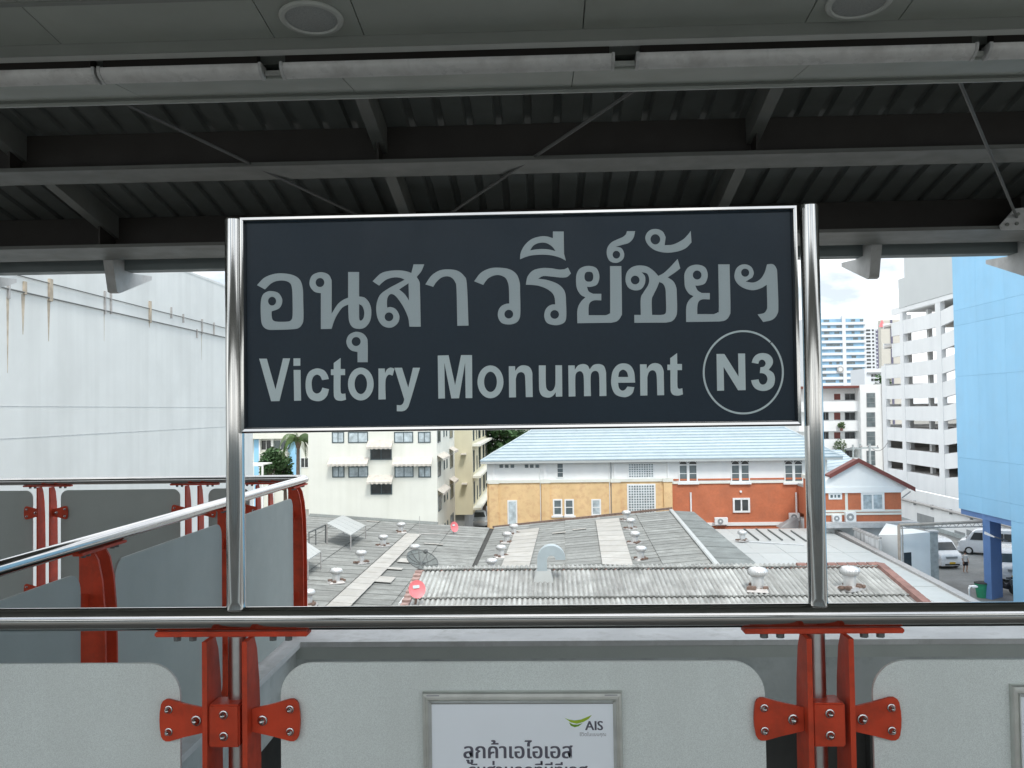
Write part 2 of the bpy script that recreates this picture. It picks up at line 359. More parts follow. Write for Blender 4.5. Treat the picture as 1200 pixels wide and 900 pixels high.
T0 = Matrix.Translation((0, 2.4, 0))
nr = thing('railing', (0, 2.4, 0), 'steel handrail in front with grey panels under the station sign', 'railing')
MB(T0).tube((-6, 0, RZ), (6, 0, RZ), RR, n=32).build('handrail', M_['steel'], nr, True)
BX = (-.838, .715)
for k in range(-2, 4):
    bx = BX[0]+(BX[1]-BX[0])*k
    Tb = Matrix.Translation((bx, 2.4, 0))
    bracket(nr, Tb, post=True, detail=k in (-1, 0, 1, 2))
    MB(Tb).tube((.012 if k == 0 else -.018, .006, 0), (.012 if k == 0 else -.018, .006, RZ-RR-.0145), .0265, n=20).build('post', M_['steel2'], nr, True)
for x0, x1 in ((-2.25, -.975), (-.706, .560), (.836, 2.11)):
    rpanel(nr, T0, x0, x1)

sr = thing('railing', (-1.97, 2.62, 0), 'bright steel handrail with red posts running away on the left', 'railing')
Ts = Matrix.Translation((-1.97, 0, 0)) @ Matrix.Rotation(R(-90), 4, 'Z')      # local x -> -Y, local y -> +X
MB().sweep([(-1.97, 2.45, RZ), (-1.97, 7.2, RZ)]+[(-2.07+.10*math.cos(R(a)), 7.36+.10*math.sin(R(a)), RZ) for a in range(0, 91, 15)]+[(-2.4, 7.46, RZ)], RR, 24).build('handrail', M_['steel'], sr, True)
YB = (3.95, 5.62, 7.17)
for y in YB:
    bracket(sr, Matrix.Translation((-1.97, y, 0)) @ Matrix.Rotation(R(-90), 4, 'Z'), zb=-.101)
for y0, y1 in ((2.66, 3.79), (4.10, 5.47), (5.77, 7.03)):
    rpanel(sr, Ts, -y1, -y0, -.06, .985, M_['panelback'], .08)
fr = thing('railing', (-4, 7.46, 0), 'far dark handrail with thin red posts before the white wall', 'railing')
MB().tube((-12, 7.46, RZ), (-2.401, 7.46, RZ), RR, n=20).build('handrail', M_['steel'], fr, True)
xs_b = (-4.17, -2.92, -2.33)
for x in (-6.2, )+xs_b: bracket(fr, Matrix.Translation((x, 7.46, 0)))
for x0, x1 in ((-7.9, -6.33), (-6.07, -4.29), (-4.05, -3.04), (-2.80, -2.455)):
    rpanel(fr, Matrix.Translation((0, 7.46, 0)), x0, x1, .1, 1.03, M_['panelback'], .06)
MB().tube((-1.62, 4.0, .62), (-1.62, 4.0, .62001), .001, n=4) if False else None
# ================================================================== STATION SIGN
SY = 2.4
sg = thing('station_sign', (0, SY, 1.13), 'dark blue station name board with grey lettering on two steel posts', 'sign')
for x0, top in ((-.829, 2.176), (.7065, 2.181)):
    w = .0245
    mb = MB().lathe([(w*1.06, 1.131), (w*1.02, 1.140), (w, 1.15), (w, top-.004), (w-.004, top)], (x0, SY, 0), n=32)
    mb.build('post', M_['steel'], sg, True)
X0, X1, Z0, Z1 = -.8065, .6695, 1.597, 2.1745
fw = .0135; fy0, fy1 = SY-.024, SY+.022
fi = SY-.016
def bar(a0, a1, b0, b1):      # a outer corners, b inner corners; half-round bar between them
    vs = []; up = a0[1] == a1[1]; topbar = up and a0[1] > b0[1]
    # across the bar from the outer edge: (fraction, height); horizontal bars carry a broad facet tilted slightly up
    if up: P = [(0, .004), (.10, .013), (.14, .0160), (.60, .0164), (.70, .0152), (.88, .009), (1, 0)] if topbar else [(0, 0), (.12, .009), (.30, .0150), (.40, .0164), (.86, .0152), (.92, .013), (1, .004)]
    else: P = [(0, .002), (.10, .012), (.20, .0155), (.5, .0165), (.8, .0155), (.92, .011), (1, 0)]
    n = len(P)-1
    for (ax, az), (cx, cz) in ((a0, b0), (a1, b1)):
        vs.append((ax, fy1, az))
        for t, dp in P: vs.append((ax+(cx-ax)*t, fi+.004-dp, az+(cz-az)*t))
        vs.append((cx, fy1, cz))
    k = n+3
    MB().add(vs, [(i, i+1, k+i+1, k+i) for i in range(k-1)]+[(k-1, 0, k, 2*k-1), tuple(range(k)), tuple(range(2*k-1, k-1, -1))]).build('frame_bar', M_['steel'], sg, True)
i0, i1, j0, j1 = X0+fw, X1-fw, Z0+fw, Z1-fw
bar((X0, Z1), (X1, Z1), (i0, j1), (i1, j1)); bar((X0, Z0), (X1, Z0), (i0, j0), (i1, j0))
bar((X0, Z0), (X0, Z1), (i0, j0), (i0, j1)); bar((X1, Z0), (X1, Z1), (i1, j0), (i1, j1))
MB().box(i0+.0005, i1-.0005, SY-.009, SY+.018, j0+.0005, j1-.0005).build('board', M_['navy'], sg)
FACE = SY-.009
S_ = 220/1200
def spl(txt, k=5):
    """outline from 'x,y' tokens; '!' marks a sharp corner, others are smoothed"""
    P = []
    for t in txt.replace('(', ' ').replace(')', ' ').split():
        cr = t.endswith('!'); a, b = t.rstrip('!').split(','); P.append((float(a), float(b), cr))
    n = len(P); out = []
    for i in range(n):
        p0, p1, p2, p3 = P[i-1], P[i], P[(i+1) % n], P[(i+2) % n]
        out.append((p1[0], p1[1]))
        if p1[2] and p2[2]: continue
        for j in range(1, k):
            t = j/k
            a = p0 if not p1[2] else (2*p1[0]-p2[0], 2*p1[1]-p2[1])
            d = p3 if not p2[2] else (2*p2[0]-p1[0], 2*p2[1]-p1[1])
            if p1[2]: a = (p1[0]-.5*(d[0]-p1[0])+0, p1[1]-.5*(d[1]-p1[1])) if False else a
            f = lambda q: .5*(2*p1[q]+(p2[q]-a[q])*t+(2*a[q]-5*p1[q]+4*p2[q]-d[q])*t*t+(3*p1[q]-a[q]-3*p2[q]+d[q])*t**3)
            out.append((f(0), f(1)))
    return out
def ell(cx, cy, rx, ry=None, n=28, a0=0, a1=360):
    ry = ry or rx; return [(cx+rx*math.cos(R(a0+(a1-a0)*i/n)), cy+ry*math.sin(R(a0+(a1-a0)*i/n))) for i in range(n)]
ORG = {'A': (290, 260), 'B': (500, 260), 'C': (710, 260), 'D': (290, 380), 'E': (500, 380), 'F': (710, 380)}
def glyph(crop, material, *loops):
    ox, oy = ORG[crop]; L2 = []
    for l in loops:
        l = spl(l) if isinstance(l, str) else l
        w = [aY(ox+x*S_, oy+y*S_, FACE) for x, y in l]
        L2.append([(p.x, p.z) for p in w])
    MB().prism(L2, lambda a, b, d: (a, FACE-.0001-d, b), .0012).build('letter', material, sg)
G1, G2 = M_['letter'], M_['letter2']
glyph('A', G1, '62,405! 105,360 160,336 220,329 290,340 335,370 354,425 357,500 359,600 354,645 328,678 280,687 190,690 130,688 97,662 87,610 86,520 97,470 125,447 158,443 198,455 221,490 220,525 200,555 155,572! 155,600 163,628 190,638 250,638 278,630 289,600 289,500 286,430 275,395 245,378 200,376 155,392 112,432!', ell(158, 507, 26, 28))
glyph('A', G1, '470,685! 470,456! 430,447 402,415 398,380 412,345 440,328 475,322 515,335 535,365 539,400 538,588! 575,530 610,500 644,485! 644,321! 714,321! 714,477! 750,485 780,520 792,570 785,630 755,672 718,684 675,675 652,640 646,590 645,528! 605,550 570,600 552,640 538,684!', ell(464, 388, 28, 29), '714,525! 735,540 747,575 744,610 730,630 718,628 714,610!')
glyph('A', G1, '704,832! 665,822 640,795 633,760 650,722 692,703 735,712 762,740 769,775 769,897! 704,897!', ell(695, 765, 29))
glyph('A', G1, '800,380! 850,332 900,315 960,310 1010,315 1048,327! 1055,300 1062,272! 1130,272! 1112,315 1082,352! 1100,385 1103,430 1108,670! 1036,670! 1028,615 1003,555 972,505 942,470 915,462 897,482 892,515 893,548! 918,545 950,560 971,600 965,640 938,668 905,677 865,664 836,625 824,570 828,515 850,465 900,427 955,397 1006,370! 980,359 940,355 895,366 862,388 842,408!', ell(905, 607, 28), '1030,392! 1033,503! 1005,462 970,432!')
glyph('B', G1, '-8,400! 30,345 80,312 135,304 195,312 238,345 257,400 268,663! 196,664! 191,430 182,385 160,357 128,348 92,358 62,385 42,415!')
glyph('B', G1, '304,380! 345,327 400,299 455,293 525,302 572,332 594,385 597,450 599,580 590,625 565,648 525,656 480,646 457,610 458,570 476,540 505,525 528,522! 526,430 519,388 502,357 467,341 432,343 398,358 377,380 362,403!', ell(525, 590, 28))
glyph('B', G1, '634,402! 645,350 680,311 735,296 795,297 845,305 882,303! 903,292! 922,330! 898,352 860,356 800,350 745,347 712,364! 770,372 832,394 870,425 887,462 891,520 893,600 884,638 855,656 815,660 770,646 752,608 757,568 775,542 800,529 822,528! 817,482 800,452 763,426 715,409 672,403!', ell(818, 592, 28))
glyph('B', G1, '596,240! 602,195 628,148 672,110 730,93 770,94 807,105! 807,62! 876,62! 878,205! 890,248! 850,228 795,214 735,210 670,215 628,226!', '660,183! 685,150 725,134 765,136 802,158 824,187! 780,177 735,174 695,177!')
YOYAK = '963,648! 964,560 985,512 1015,482! 985,466 962,430 955,390 957,340 975,303 1010,285 1050,283 1085,297 1102,332 1102,370 1086,403 1050,415 1024,415! 1036,445 1064,460! 1116,460! 1116,502! 1070,502 1043,518 1035,550 1035,597! 1146,597! 1168,586 1173,560 1172,283! 1244,283! 1248,560 1243,602 1218,634 1180,645!'
glyph('B', G1, YOYAK, '1010,338 1022,321 1052,321 1064,338 1063,365 1050,381 1024,381 1010,365')
glyph('C', G1, '135,60! 187,60! 176,103 147,134 105,147 62,160! 98,168 116,200 113,232 88,256 55,262 22,247 6,208 10,165 35,132 72,113 108,97 128,80!', ell(67, 210, 24, 25))
glyph('C', G1, '182,645! 182,595! 223,595! 223,490 240,452 268,408 277,375 272,345 258,328 228,322! 250,350 249,395 225,430 185,438 145,421 126,380 132,328 162,293 207,279 260,285 303,312 335,346! 370,327 408,292 436,262 458,237! 475,298! 440,325 395,355! 430,380 449,418 453,460 455,560 449,602 424,634 385,644!', ell(187, 372, 28), '342,384! 366,397 380,427 383,470 385,565 377,588 352,595 295,595! 293,500 305,465 325,425 335,400!')
glyph('C', G1, '375,150! 430,145 490,115 522,84 542,58! 547,132! 508,170 450,191 385,197 320,184 272,150 252,108 262,72 290,50 330,47 364,64 382,98!', ell(316, 112, 31, 33))
glyph('C', G1, '513,640! 514,545 531,502 560,475! 530,458 507,420 502,378 503,330 524,293 560,276 600,276 635,293 650,330 647,366 630,396 595,407 571,407! 586,438 612,455! 664,455! 664,496! 615,496 591,513 584,548 584,590! 690,590! 714,578 722,550 718,272! 790,272! 796,545 790,597 765,628 725,637!', ell(583, 340, 28, 29))
glyph('C', G1, '893,382! 942,388 985,368 1014,325 1030,272! 1066,271 1089,297 1095,340 1102,540 1094,592 1063,626 1005,640! 970,592! 1010,583 1028,560 1031,530 1028,402! 992,424 942,437 890,427 846,400 822,357 829,308 855,279 893,272 928,288 945,325 936,356!', ell(890, 325, 26))
# latin line
glyph('D', G2, '76,220! 124,220! 180,418! 228,218! 273,218! 205,491! 152,492!')
glyph('D', G2, '295,218! 338,218! 338,265! 295,266!'); glyph('D', G2, '296,292! 340,292! 343,488! 299,489!')
glyph('D', G2, '521,350! 478,357! 466,332 445,322 425,332 413,357 411,390 418,425 437,442 458,439 472,425 479,405! 522,415! 510,455 485,482 450,492 405,479 380,443 372,390 379,335 402,298 445,282 487,293 510,320')
TT = '534,288! 552,288! 552,248! 596,215! 596,286! 624,286! 624,325! 596,325! 596,425 605,444 626,442! 630,482! 600,489 570,484 555,465 552,430 552,325! 534,325!'
glyph('D', G2, TT)
glyph('D', G2, ell(725, 382, 82, 105, 40), ell(725, 382, 40, 64, 32))
glyph('D', G2, '838,283! 878,283! 879,314! 893,288 915,277 940,284! 928,329! 905,322 888,340 882,378 884,480! 838,481!')
glyph('D', G2, '940,278! 988,278! 1028,405! 1058,278! 1103,278! 1041,490 1021,538 995,555 955,556! 955,516! 980,517 995,505 1003,481!')
glyph('E', G2, '71,200! 140,198! 182,390! 220,197! 290,197! 292,472! 249,472! 246,245! 207,473! 158,474! 113,245! 117,474! 75,475!')
glyph('E', G2, ell(408, 368, 83, 105, 40), ell(408, 368, 41, 65, 32))
glyph('E', G2, '525,268! 565,268! 566,298! 588,272 618,262 655,272 674,305 676,350 678,465! 634,466! 630,350 624,318 605,306 582,315 571,345 570,380 571,467! 527,468!')
glyph('E', G2, '717,263! 761,263! 762,380 769,415 788,428 808,420 820,395 823,360 823,262! 865,262! 867,462! 826,463! 825,435! 805,459 778,469 740,459 722,430 718,385')
glyph('E', G2, '905,263! 946,263! 947,290! 968,263 1000,254 1028,263 1042,288! 1065,261 1098,254 1130,265 1145,300 1147,345 1149,458! 1105,459! 1103,340 1095,306 1075,298 1055,310 1048,345 1050,459! 1006,460! 1004,340 995,309 978,300 957,312 950,345 951,461! 908,462!')
glyph('F', G2, '187,373! 78,374! 83,405 100,423 120,420 138,398! 182,402! 170,440 140,462 105,465 60,447 37,400 34,350 45,297 75,260 115,250 155,263 180,305', '79,337! 86,305 110,290 134,305 143,337!')
glyph('F', G2, '218,256! 260,256! 261,285! 283,258 315,248 350,260 368,295 370,340 372,453! 328,454! 325,340 318,306 300,294 278,303 266,333 265,370 265,455! 220,456!')
glyph('F', G2, '393,258! 411,258! 411,217! 455,184! 456,254! 486,254! 486,293! 457,293! 457,392 466,412 488,409! 492,448! 465,456 432,452 416,432 413,402 412,293! 393,293!')
glyph('F', G2, '707,190! 757,190! 848,335! 845,187! 889,187! 893,421! 845,422! 752,272! 755,424! 711,425!')
glyph('F', G2, '932,245! 943,215 967,192 1002,184 1040,193 1064,220 1065,255 1040,291! 1070,313 1080,350 1071,393 1040,419 1000,426 960,414 937,387 928,358! 975,352! 983,375 1000,386 1022,378 1033,350 1023,325 1005,314 984,312! 988,275! 1010,270 1021,252 1013,233 996,226 980,235 974,253!')
ro = ell(878, 307, 259, 269, 90, -45.5, 313); ri = ell(878, 307, 247, 257, 90, -45.5, 313)
ro.append((878+259*math.cos(R(313)), 307+269*math.sin(R(313)))); ri.append((878+247*math.cos(R(313)), 307+257*math.sin(R(313))))
glyph('F', G2, ro+ri[::-1])

# ================================================================== POSTER FRAMES ON THE PANELS
def text_mesh(body, size, ax, T, name, material, parent, bold=0., align='LEFT', sx=1):
    cu = bpy.data.curves.new('t', 'FONT'); cu.body = body; cu.size = size; cu.align_x = align; cu.offset = bold; cu.extrude = .0004; cu.resolution_u = 3
    o = bpy.data.objects.new('t', cu); COL.objects.link(o)
    bpy.context.view_layer.update()
    me = bpy.data.meshes.new_from_object(o.evaluated_get(bpy.context.evaluated_depsgraph_get()))
    bpy.data.objects.remove(o)
    o0 = origin(parent)
    for v in me.vertices: v.co = T @ Vector((v.co.x*sx, v.co.y, v.co.z)) - o0
    me.materials.clear(); me.materials.append(material); me.name = name
    return obj(name, me, parent)
def poster(x0, x1, ztop, label, full):
    y = 2.384; z0 = .12
    p = thing('poster_frame', ((x0+x1)/2, y, z0), label, 'poster frame', None)
    w = .0235
    for a, b, q, d in (((x0, ztop), (x1, ztop), (x0+w, ztop-w*1.3), (x1-w, ztop-w*1.3)), ((x0, z0), (x1, z0), (x0+w, z0+w), (x1-w, z0+w)),
                       ((x0, z0), (x0, ztop), (x0+w, z0+w), (x0+w, ztop-w*1.3)), ((x1, z0), (x1, ztop), (x1-w, z0+w), (x1-w, ztop-w*1.3))):
        def lp(t, dep): return [(a[0]+(q[0]-a[0])*t, y-dep, a[1]+(q[1]-a[1])*t), (b[0]+(d[0]-b[0])*t, y-dep, b[1]+(d[1]-b[1])*t)]
        rows = [lp(0, 0), lp(0, .014), lp(.12, .020), (lp(.38, .021)), lp(.42, .017), lp(.62, .017), lp(.68, .021), lp(1, .012), lp(1, 0)]
        vs = [v for r in rows for v in r]
        MB().add(vs, [(2*i, 2*i+1, 2*i+3, 2*i+2) for i in range(8)]+[tuple(range(0, 18, 2)), tuple(range(17, 0, -2))]).build('frame_bar', M_['alu'], p)
    MB().box(x0+w*.9, x1-w*.9, y-.009, y-.001, z0+w*.9, ztop-w*1.25).build('poster_sheet', M_['paper'], p)
    if full:
        def TT_(px, py): 
            v = aY(px, py, y-.0092); return Matrix.Translation(v) @ Matrix.Rotation(R(90), 4, 'X')
        def word(body, size, px, py, mt, fat, sx=1, n=3):
            base = TT_(px, py); root = None
            for i in range(n):                            # print weight: copies a hair apart
                o = text_mesh(body, size, 0, Matrix.Translation(((i-(n-1)/2)*fat, -.0002*i, 0)) @ base, 'lettering', mt, p if root is None else root, 0, sx=sx)
                if root is None: root = o
        word('AIS', .0335, 686, 855.5, M_['ink'], .0009)
        word('ชีวิตในแบบคุณ', .0125, 679, 862.5, M_['ink2'], 0, .95, 1)
        word('ลูกค้าเอไอเอส', .0555, 542.5, 888.5, M_['ink'], .0013, .96)
        word('รับส่วนลดที่บีทีเอส', .050, 549, 911, M_['ink'], .0009, .86)
        for xa_ in (x0+.012, x1-.045): MB().box(xa_, xa_+.033, y-.0215, y-.0205, ztop-.0085, ztop-.006).build('lettering', M_['ink2'], p)
        MB().box(x0+w*.95, x1-w*.95, y-.0125, y-.0105, ztop-w*1.36, ztop-w*1.26).build('gap_shadow_strip', M_['trim'], p)  # dark strip painted as the shadow between sheet and frame
        ff = lambda a, b, d: (a, y-.0092-d, b)
        def pl(s, mt):
            l = [aY(480+float(a.split(',')[0])*260/1200, 800+float(a.split(',')[1])*260/1200, y-.0092) for a in s.split()]
            MB().prism([[(v.x, v.z) for v in l]], ff, .0006).build('emblem', M_[mt], p)
        pl('838,190 862,200 892,204 925,200 955,188 985,175 968,196 940,212 905,222 872,214', 'lime')
        pl('862,215 885,226 908,227 935,219 915,235 893,241 872,232', 'lime2')
    return p
poster(-.329, .190, .917, 'silver frame holding a pale advertising poster on the middle panel', True)
poster(1.181, 1.70, .930, 'silver poster frame at the right edge on the right panel', False)

# ================================================================== CANOPY
SL = .206
def deck_z(Y): return 3.237-SL*(Y-5.0)
can = thing('station_canopy', (0, 4, 2.7), 'dark ribbed metal canopy roof with steel beams above the platform', 'canopy')
XA, XB = -13, 13
prof = []
x = XA
while x < XB:
    prof += [(x, 0), (x+.108, 0), (x+.118, .026), (x+.152, .026)]; x += .162
vs = []; fs = []
for xx, dz in prof:
    vs += [(xx, 1.2, deck_z(1.2)+dz), (xx, 6.62, deck_z(6.62)+dz)]
fs = [(2*i, 2*i+2, 2*i+3, 2*i+1) for i in range(len(prof)-1)]
MB().add(vs, fs).build('roof_deck', M_['deck'], can)
for y0, y1 in ((-1.9, 1.2), (1.2, 6.6)):
    z0, z1 = deck_z(max(y0, 1.2))+.06, deck_z(y1)+.06
    MB().hexa([(XA, y0, z0), (XB, y0, z0), (XB, y1, z1), (XA, y1, z1), (XA, y0, z0+.06), (XB, y0, z0+.06), (XB, y1, z1+.06), (XA, y1, z1+.06)]).build('roof_cover', M_['asb'], can)
# H beams along the platform
def hbeam(yn, yf, zu, ztop):
    ym = (yn+yf)/2
    MB().bbox(XA, XB, yn, yf, zu, zu+.022, .003).build('beam_flange', M_['beam'], can)
    MB().box(XA, XB, ym-.01, ym+.01, zu+.022, ztop).build('beam_web', M_['web'], can)
    x = -.885-2.05*5
    for k in range(11):
        MB().box(x+2.05*k-.006, x+2.05*k+.006, yn+.01, ym-.011, zu+.023, ztop-.01).build('stiffener', M_['web'], can)
hbeam(4.845, 5.135, 2.998, deck_z(4.99)-.002)
hbeam(5.86, 6.34, 2.762, deck_z(6.1)-.002)
for k in range(11):
    x = -.885+2.05*(k-5)
    for y0, y1 in ((3.2, 4.975), (5.02, 6.08)):
        MB().hexa([(x-.033, y0, deck_z(y0)-.15), (x+.033, y0, deck_z(y0)-.15), (x+.033, y1, deck_z(y1)-.15), (x-.033, y1, deck_z(y1)-.15),
                   (x-.033, y0, deck_z(y0)-.002), (x+.033, y0, deck_z(y0)-.002), (x+.033, y1, deck_z(y1)-.002), (x-.033, y1, deck_z(y1)-.002)]).build('rafter', M_['beam'], can)
MB().box(XA, XB, 6.345, 6.56, 2.80, 2.83).build('eave_plate', M_['web'], can)
MB().bbox(XA, XB, 6.56, 6.70, 2.722, 2.90, .006).build('gutter', M_['gutter'], can)
for k in range(-8, 9):
    x = -3.12+1.092*(k+3)
    pr = [(6.36, 2.795), (6.435, 2.548), (6.475, 2.540), (7.02, 2.715), (7.02, 2.745), (6.72, 2.72), (6.552, 2.72), (6.552, 2.795)]
    MB().prism([pr], lambda a, b, d: (x-.035+d, a, b), .07).build('eave_bracket', M_['bracket'], can)
# tie rods
for p0, p1 in ((aY(118, 108, 3.95), aY(440, 262, 5.98)), (aY(775, 84, 3.95), aY(505, 265, 5.98)), (aY(1118, 80, 3.95), aY(1193, 258, 5.9))):
    MB().tube(p0, p1, .009, n=8).build('tie_rod', M_['rod'], can, True)
g0 = aY(1193, 268, 5.84)
MB().prism([[(g0.x-.10, 2.752), (g0.x-.115, 2.78), (g0.x-.02, 2.885), (g0.x+.10, 2.90), (g0.x+.3, 2.90), (g0.x+.3, 2.752)]], lambda a, b, d: (a, 5.838+d, b), .014).build('gusset', M_['bracket'], can)
for bx, bz in ((-.07, 2.785), (-.01, 2.79), (.05, 2.80), (.0, 2.85), (.06, 2.86)):
    MB().tube((g0.x+bx, 5.838, bz), (g0.x+bx, 5.828, bz), .012, n=6).build('bolt', M_['trim'], can)
# ceiling strip with downlights, light trough and outer soffit
def zs(Y): return 3.025+.105*(3.25-Y)
xs = [-.968]
pat = [.331, .798, .797]; k = 0
while xs[-1] < 8: xs.append(xs[-1]+pat[k % 3]); k += 1
k = 2
while xs[0] > -8: xs.insert(0, xs[0]-pat[k % 3]); k -= 1
for a, b in zip(xs, xs[1:]):
    for y0, y1 in ((2.995, 3.247), (1.6, 2.965)):
        MB().hexa([(a+.002, y0, zs(y0)), (b-.002, y0, zs(y0)), (b-.002, y1, zs(y1)), (a+.002, y1, zs(y1)),
                   (a+.002, y0, zs(y0)+.02), (b-.002, y0, zs(y0)+.02), (b-.002, y1, zs(y1)+.02), (a+.002, y1, zs(y1)+.02)]).build('ceiling_panel', M_['soffit'], can)
MB().hexa([(XA, .0, zs(1.5)+.02), (XB, .0, zs(1.5)+.02), (XB, 3.30, zs(3.3)+.03), (XA, 3.30, zs(3.3)+.03), (XA, .0, zs(1.5)+.05), (XB, .0, zs(1.5)+.05), (XB, 3.3, zs(3.3)+.05), (XA, 3.3, zs(3.3)+.05)]).build('ceiling_backing', M_['trim'], can)
MB().box(XA, XB, 2.967, 2.993, zs(2.98)-.003, zs(2.98)+.02).build('ceiling_trim', M_['trim'], can)
MB().box(XA, XB, 3.249, 3.258, 2.985, 3.035).build('ceiling_trim', M_['trim'], can)
MB().box(XA, XB, 3.259, 3.306, 2.984, 3.03).build('ceiling_trim', M_['trim2'], can)
MB().box(XA, XB, 3.307, 3.425, 3.06, 3.08).box(XA, XB, 3.3, 3.306, 3.031, 3.08).build('light_trough', M_['trim'], can)
x = -.762-.895*9
for k in range(20):
    a, b = x+.895*k+.0015, x+.895*(k+1)-.0015
    MB().hexa([(a, 3.428, 2.943), (b, 3.428, 2.943), (b, 3.70, 2.978), (a, 3.70, 2.978), (a, 3.428, 2.958), (b, 3.428, 2.958), (b, 3.70, 2.993), (a, 3.70, 2.993)]).build('soffit_panel', M_['soffit'], can)
MB().box(XA, XB, 3.701, 3.706, 2.970, 3.0).build('ceiling_trim', M_['trim'], can)
MB().bbox(XA, XB, 3.707, 3.722, 2.958, 3.0, .003).build('soffit_lip', M_['trim2'], can)
MB().box(XA, XB, 3.43, 3.72, 3.0, 3.03).build('soffit_backing', M_['trim'], can)

def fixture(xa, xb, label):
    f = thing('batten_light', ((xa+xb)/2, 3.37, 2.935), label, 'light fitting', 'batten lights along the canopy trough')
    pr = [(3.362, 2.980), (3.362, 2.966), (3.368, 2.956), (3.382, 2.945), (3.399, 2.938), (3.415, 2.935), (3.424, 2.941), (3.424, 2.980)]
    MB().prism([pr], lambda a, b, d: (xa+.012+d, a, b), xb-xa-.024).build('lens', M_['lens'], f, True)
    for x0 in (xa, xb-.0115):
        pr2 = [(3.359, 2.983), (3.359, 2.965), (3.366, 2.953), (3.381, 2.942), (3.398, 2.935), (3.416, 2.932), (3.427, 2.940), (3.427, 2.983)]
        MB().prism([pr2], lambda a, b, d: (x0+d, a, b), .0115).build('end_cap', M_['bracket'], f)
    MB().box(xa+.02, xb-.02, 3.372, 3.42, 2.9835, 3.0595).build('tray', M_['web'], f)
fixture(-2.96, -1.70, 'grey unlit batten light furthest left under the canopy')
fixture(-1.69, -1.055, 'short unlit batten light left of the gap above the left post')
fixture(-.985, .285, 'long unlit batten light in the middle above the sign')
fixture(.365, 1.625, 'long unlit batten light above the right half of the sign')
fixture(1.665, 2.93, 'grey unlit batten light at the right edge of the canopy')
for a, b in ((-1.053, -.987), (.287, .363), (1.627, 1.663)): MB().box(a, b, 3.405, 3.42, 2.95, 2.967).build('conduit', M_['trim2'], can)
def downlight(x, label):
    y = 3.115; f = thing('ceiling_speaker', (x, y, zs(y)), label, 'ceiling speaker', 'round ceiling speakers in the canopy')
    T = Matrix.Translation((x, y, zs(y)-.001)) @ Matrix.Rotation(-math.atan(.105), 4, 'X')
    MB(T).lathe([(.112, 0), (.112, -.004), (.106, -.010), (.094, -.011), (.090, -.006), (.090, 0)], n=40).build('ring', M_['trim2'], f, True)
    MB(T).lathe([(.0895, -.0005), (.0895, -.005), (.05, -.0065), (.001, -.007)], n=40).build('grille', M_['speaker'], f, True)
downlight(-.797, 'round grey ceiling speaker on the left of the canopy')
downlight(1.105, 'round grey ceiling speaker on the right of the canopy')

# ================================================================== BUILDINGS: helpers
def win(parent, P, w, h, fm, pm, nx=2, ny=1, fw=.07, T=None, out=.04, sill=None, arch=0):
    """window on a wall facing -Y: P = lower-left corner; part 'window' (frame, mullions) with sub-part 'pane'"""
    x, y, z = P; mb = MB(T)
    mb.box(x-fw, x+w+fw, y-out, y, z-fw, z).box(x-fw, x+w+fw, y-out, y, z+h, z+h+fw).box(x-fw, x, y-out, y, z, z+h).box(x+w, x+w+fw, y-out, y, z, z+h)
    for i in range(1, nx): mb.box(x+w*i/nx-fw*.4, x+w*i/nx+fw*.4, y-out*.8, y, z, z+h)
    for i in range(1, ny): mb.box(x, x+w, y-out*.7, y-.001, z+h*i/ny-fw*.3, z+h*i/ny+fw*.3)
    if sill: mb.box(x-fw-.12, x+w+fw+.12, y-out*2.2, y, z-fw-.14, z-fw-.002)
    o = mb.build('window', fm, parent)
    MB(T).box(x+.001, x+w-.001, y-out*.35, y-.0015, z+.001, z+h-.001).build('pane', pm, o)
    return o
def awning(parent, x0, x1, y, z, d=.7, h=.45, T=None):
    mb = MB(T)
    n = max(6, int((x1-x0)/.16))
    for i in range(n):
        a, b = x0+(x1-x0)*i/n, x0+(x1-x0)*(i+1)/n; up = .02*(i % 2); lo = z+.0+.05*(i % 2)
        mb.hexa([(a, y-d, z+.13+up), (b, y-d, z+.13+up), (b, y, z+h-.05+up), (a, y, z+h-.05+up), (a, y-d, z+.17+up), (b, y-d, z+.17+up), (b, y, z+h+up), (a, y, z+h+up)])
        mb.box(a+.012, b-.012, y-d+.002, y-d+.03, lo, z+.128)
    return mb.build('awning', M_['awn'], parent)

# ------------------------------------------------------------------ big white wall on the left
ww = thing('blank_building', (-20, 32, GZ), 'big blank white building with streaked wall and cables behind the far handrail', 'building')
MB().box(-26, -14, 6, 43.0, GZ, 7.28).build('wall', M_['wallw'], ww)
for z, d in ((1.93, .007), (1.085, .009)): MB().box(-14.0005, -13.992, 6, 43, z-d, z+d).build('joint_strip', M_['cap'], ww)
MB().box(-14.0005, -13.985, 6, 43.02, 7.24, 7.34).build('coping', M_['wallw'], ww)
for z, r in ((5.0, .022), (5.42, .017)): MB().tube((-13.96, 6, z), (-13.96, 43, z), r, n=6).build('cable', M_['wire'], ww)
for px, y0, y1, w in ((28, 330, 345, .10), (9, 333, 350, .07), (58, 327, 353, .16), (122, 341, 368, .05), (129, 344, 368, .04), (175, 353, 378, .12), (200, 360, 373, .05), (214, 368, 378, .05), (236, 374, 392, .05), (250, 378, 393, .05), (230, 386, 396, .05)):
    a, b = aX(px, y0, -14), aX(px, y1, -14)
    w *= .55; MB().box(-14.0005, -13.94, a.y-w, a.y+w, b.z, a.z).build('cable_clip', M_['rust'] if w > .045 else M_['galvd'], ww)
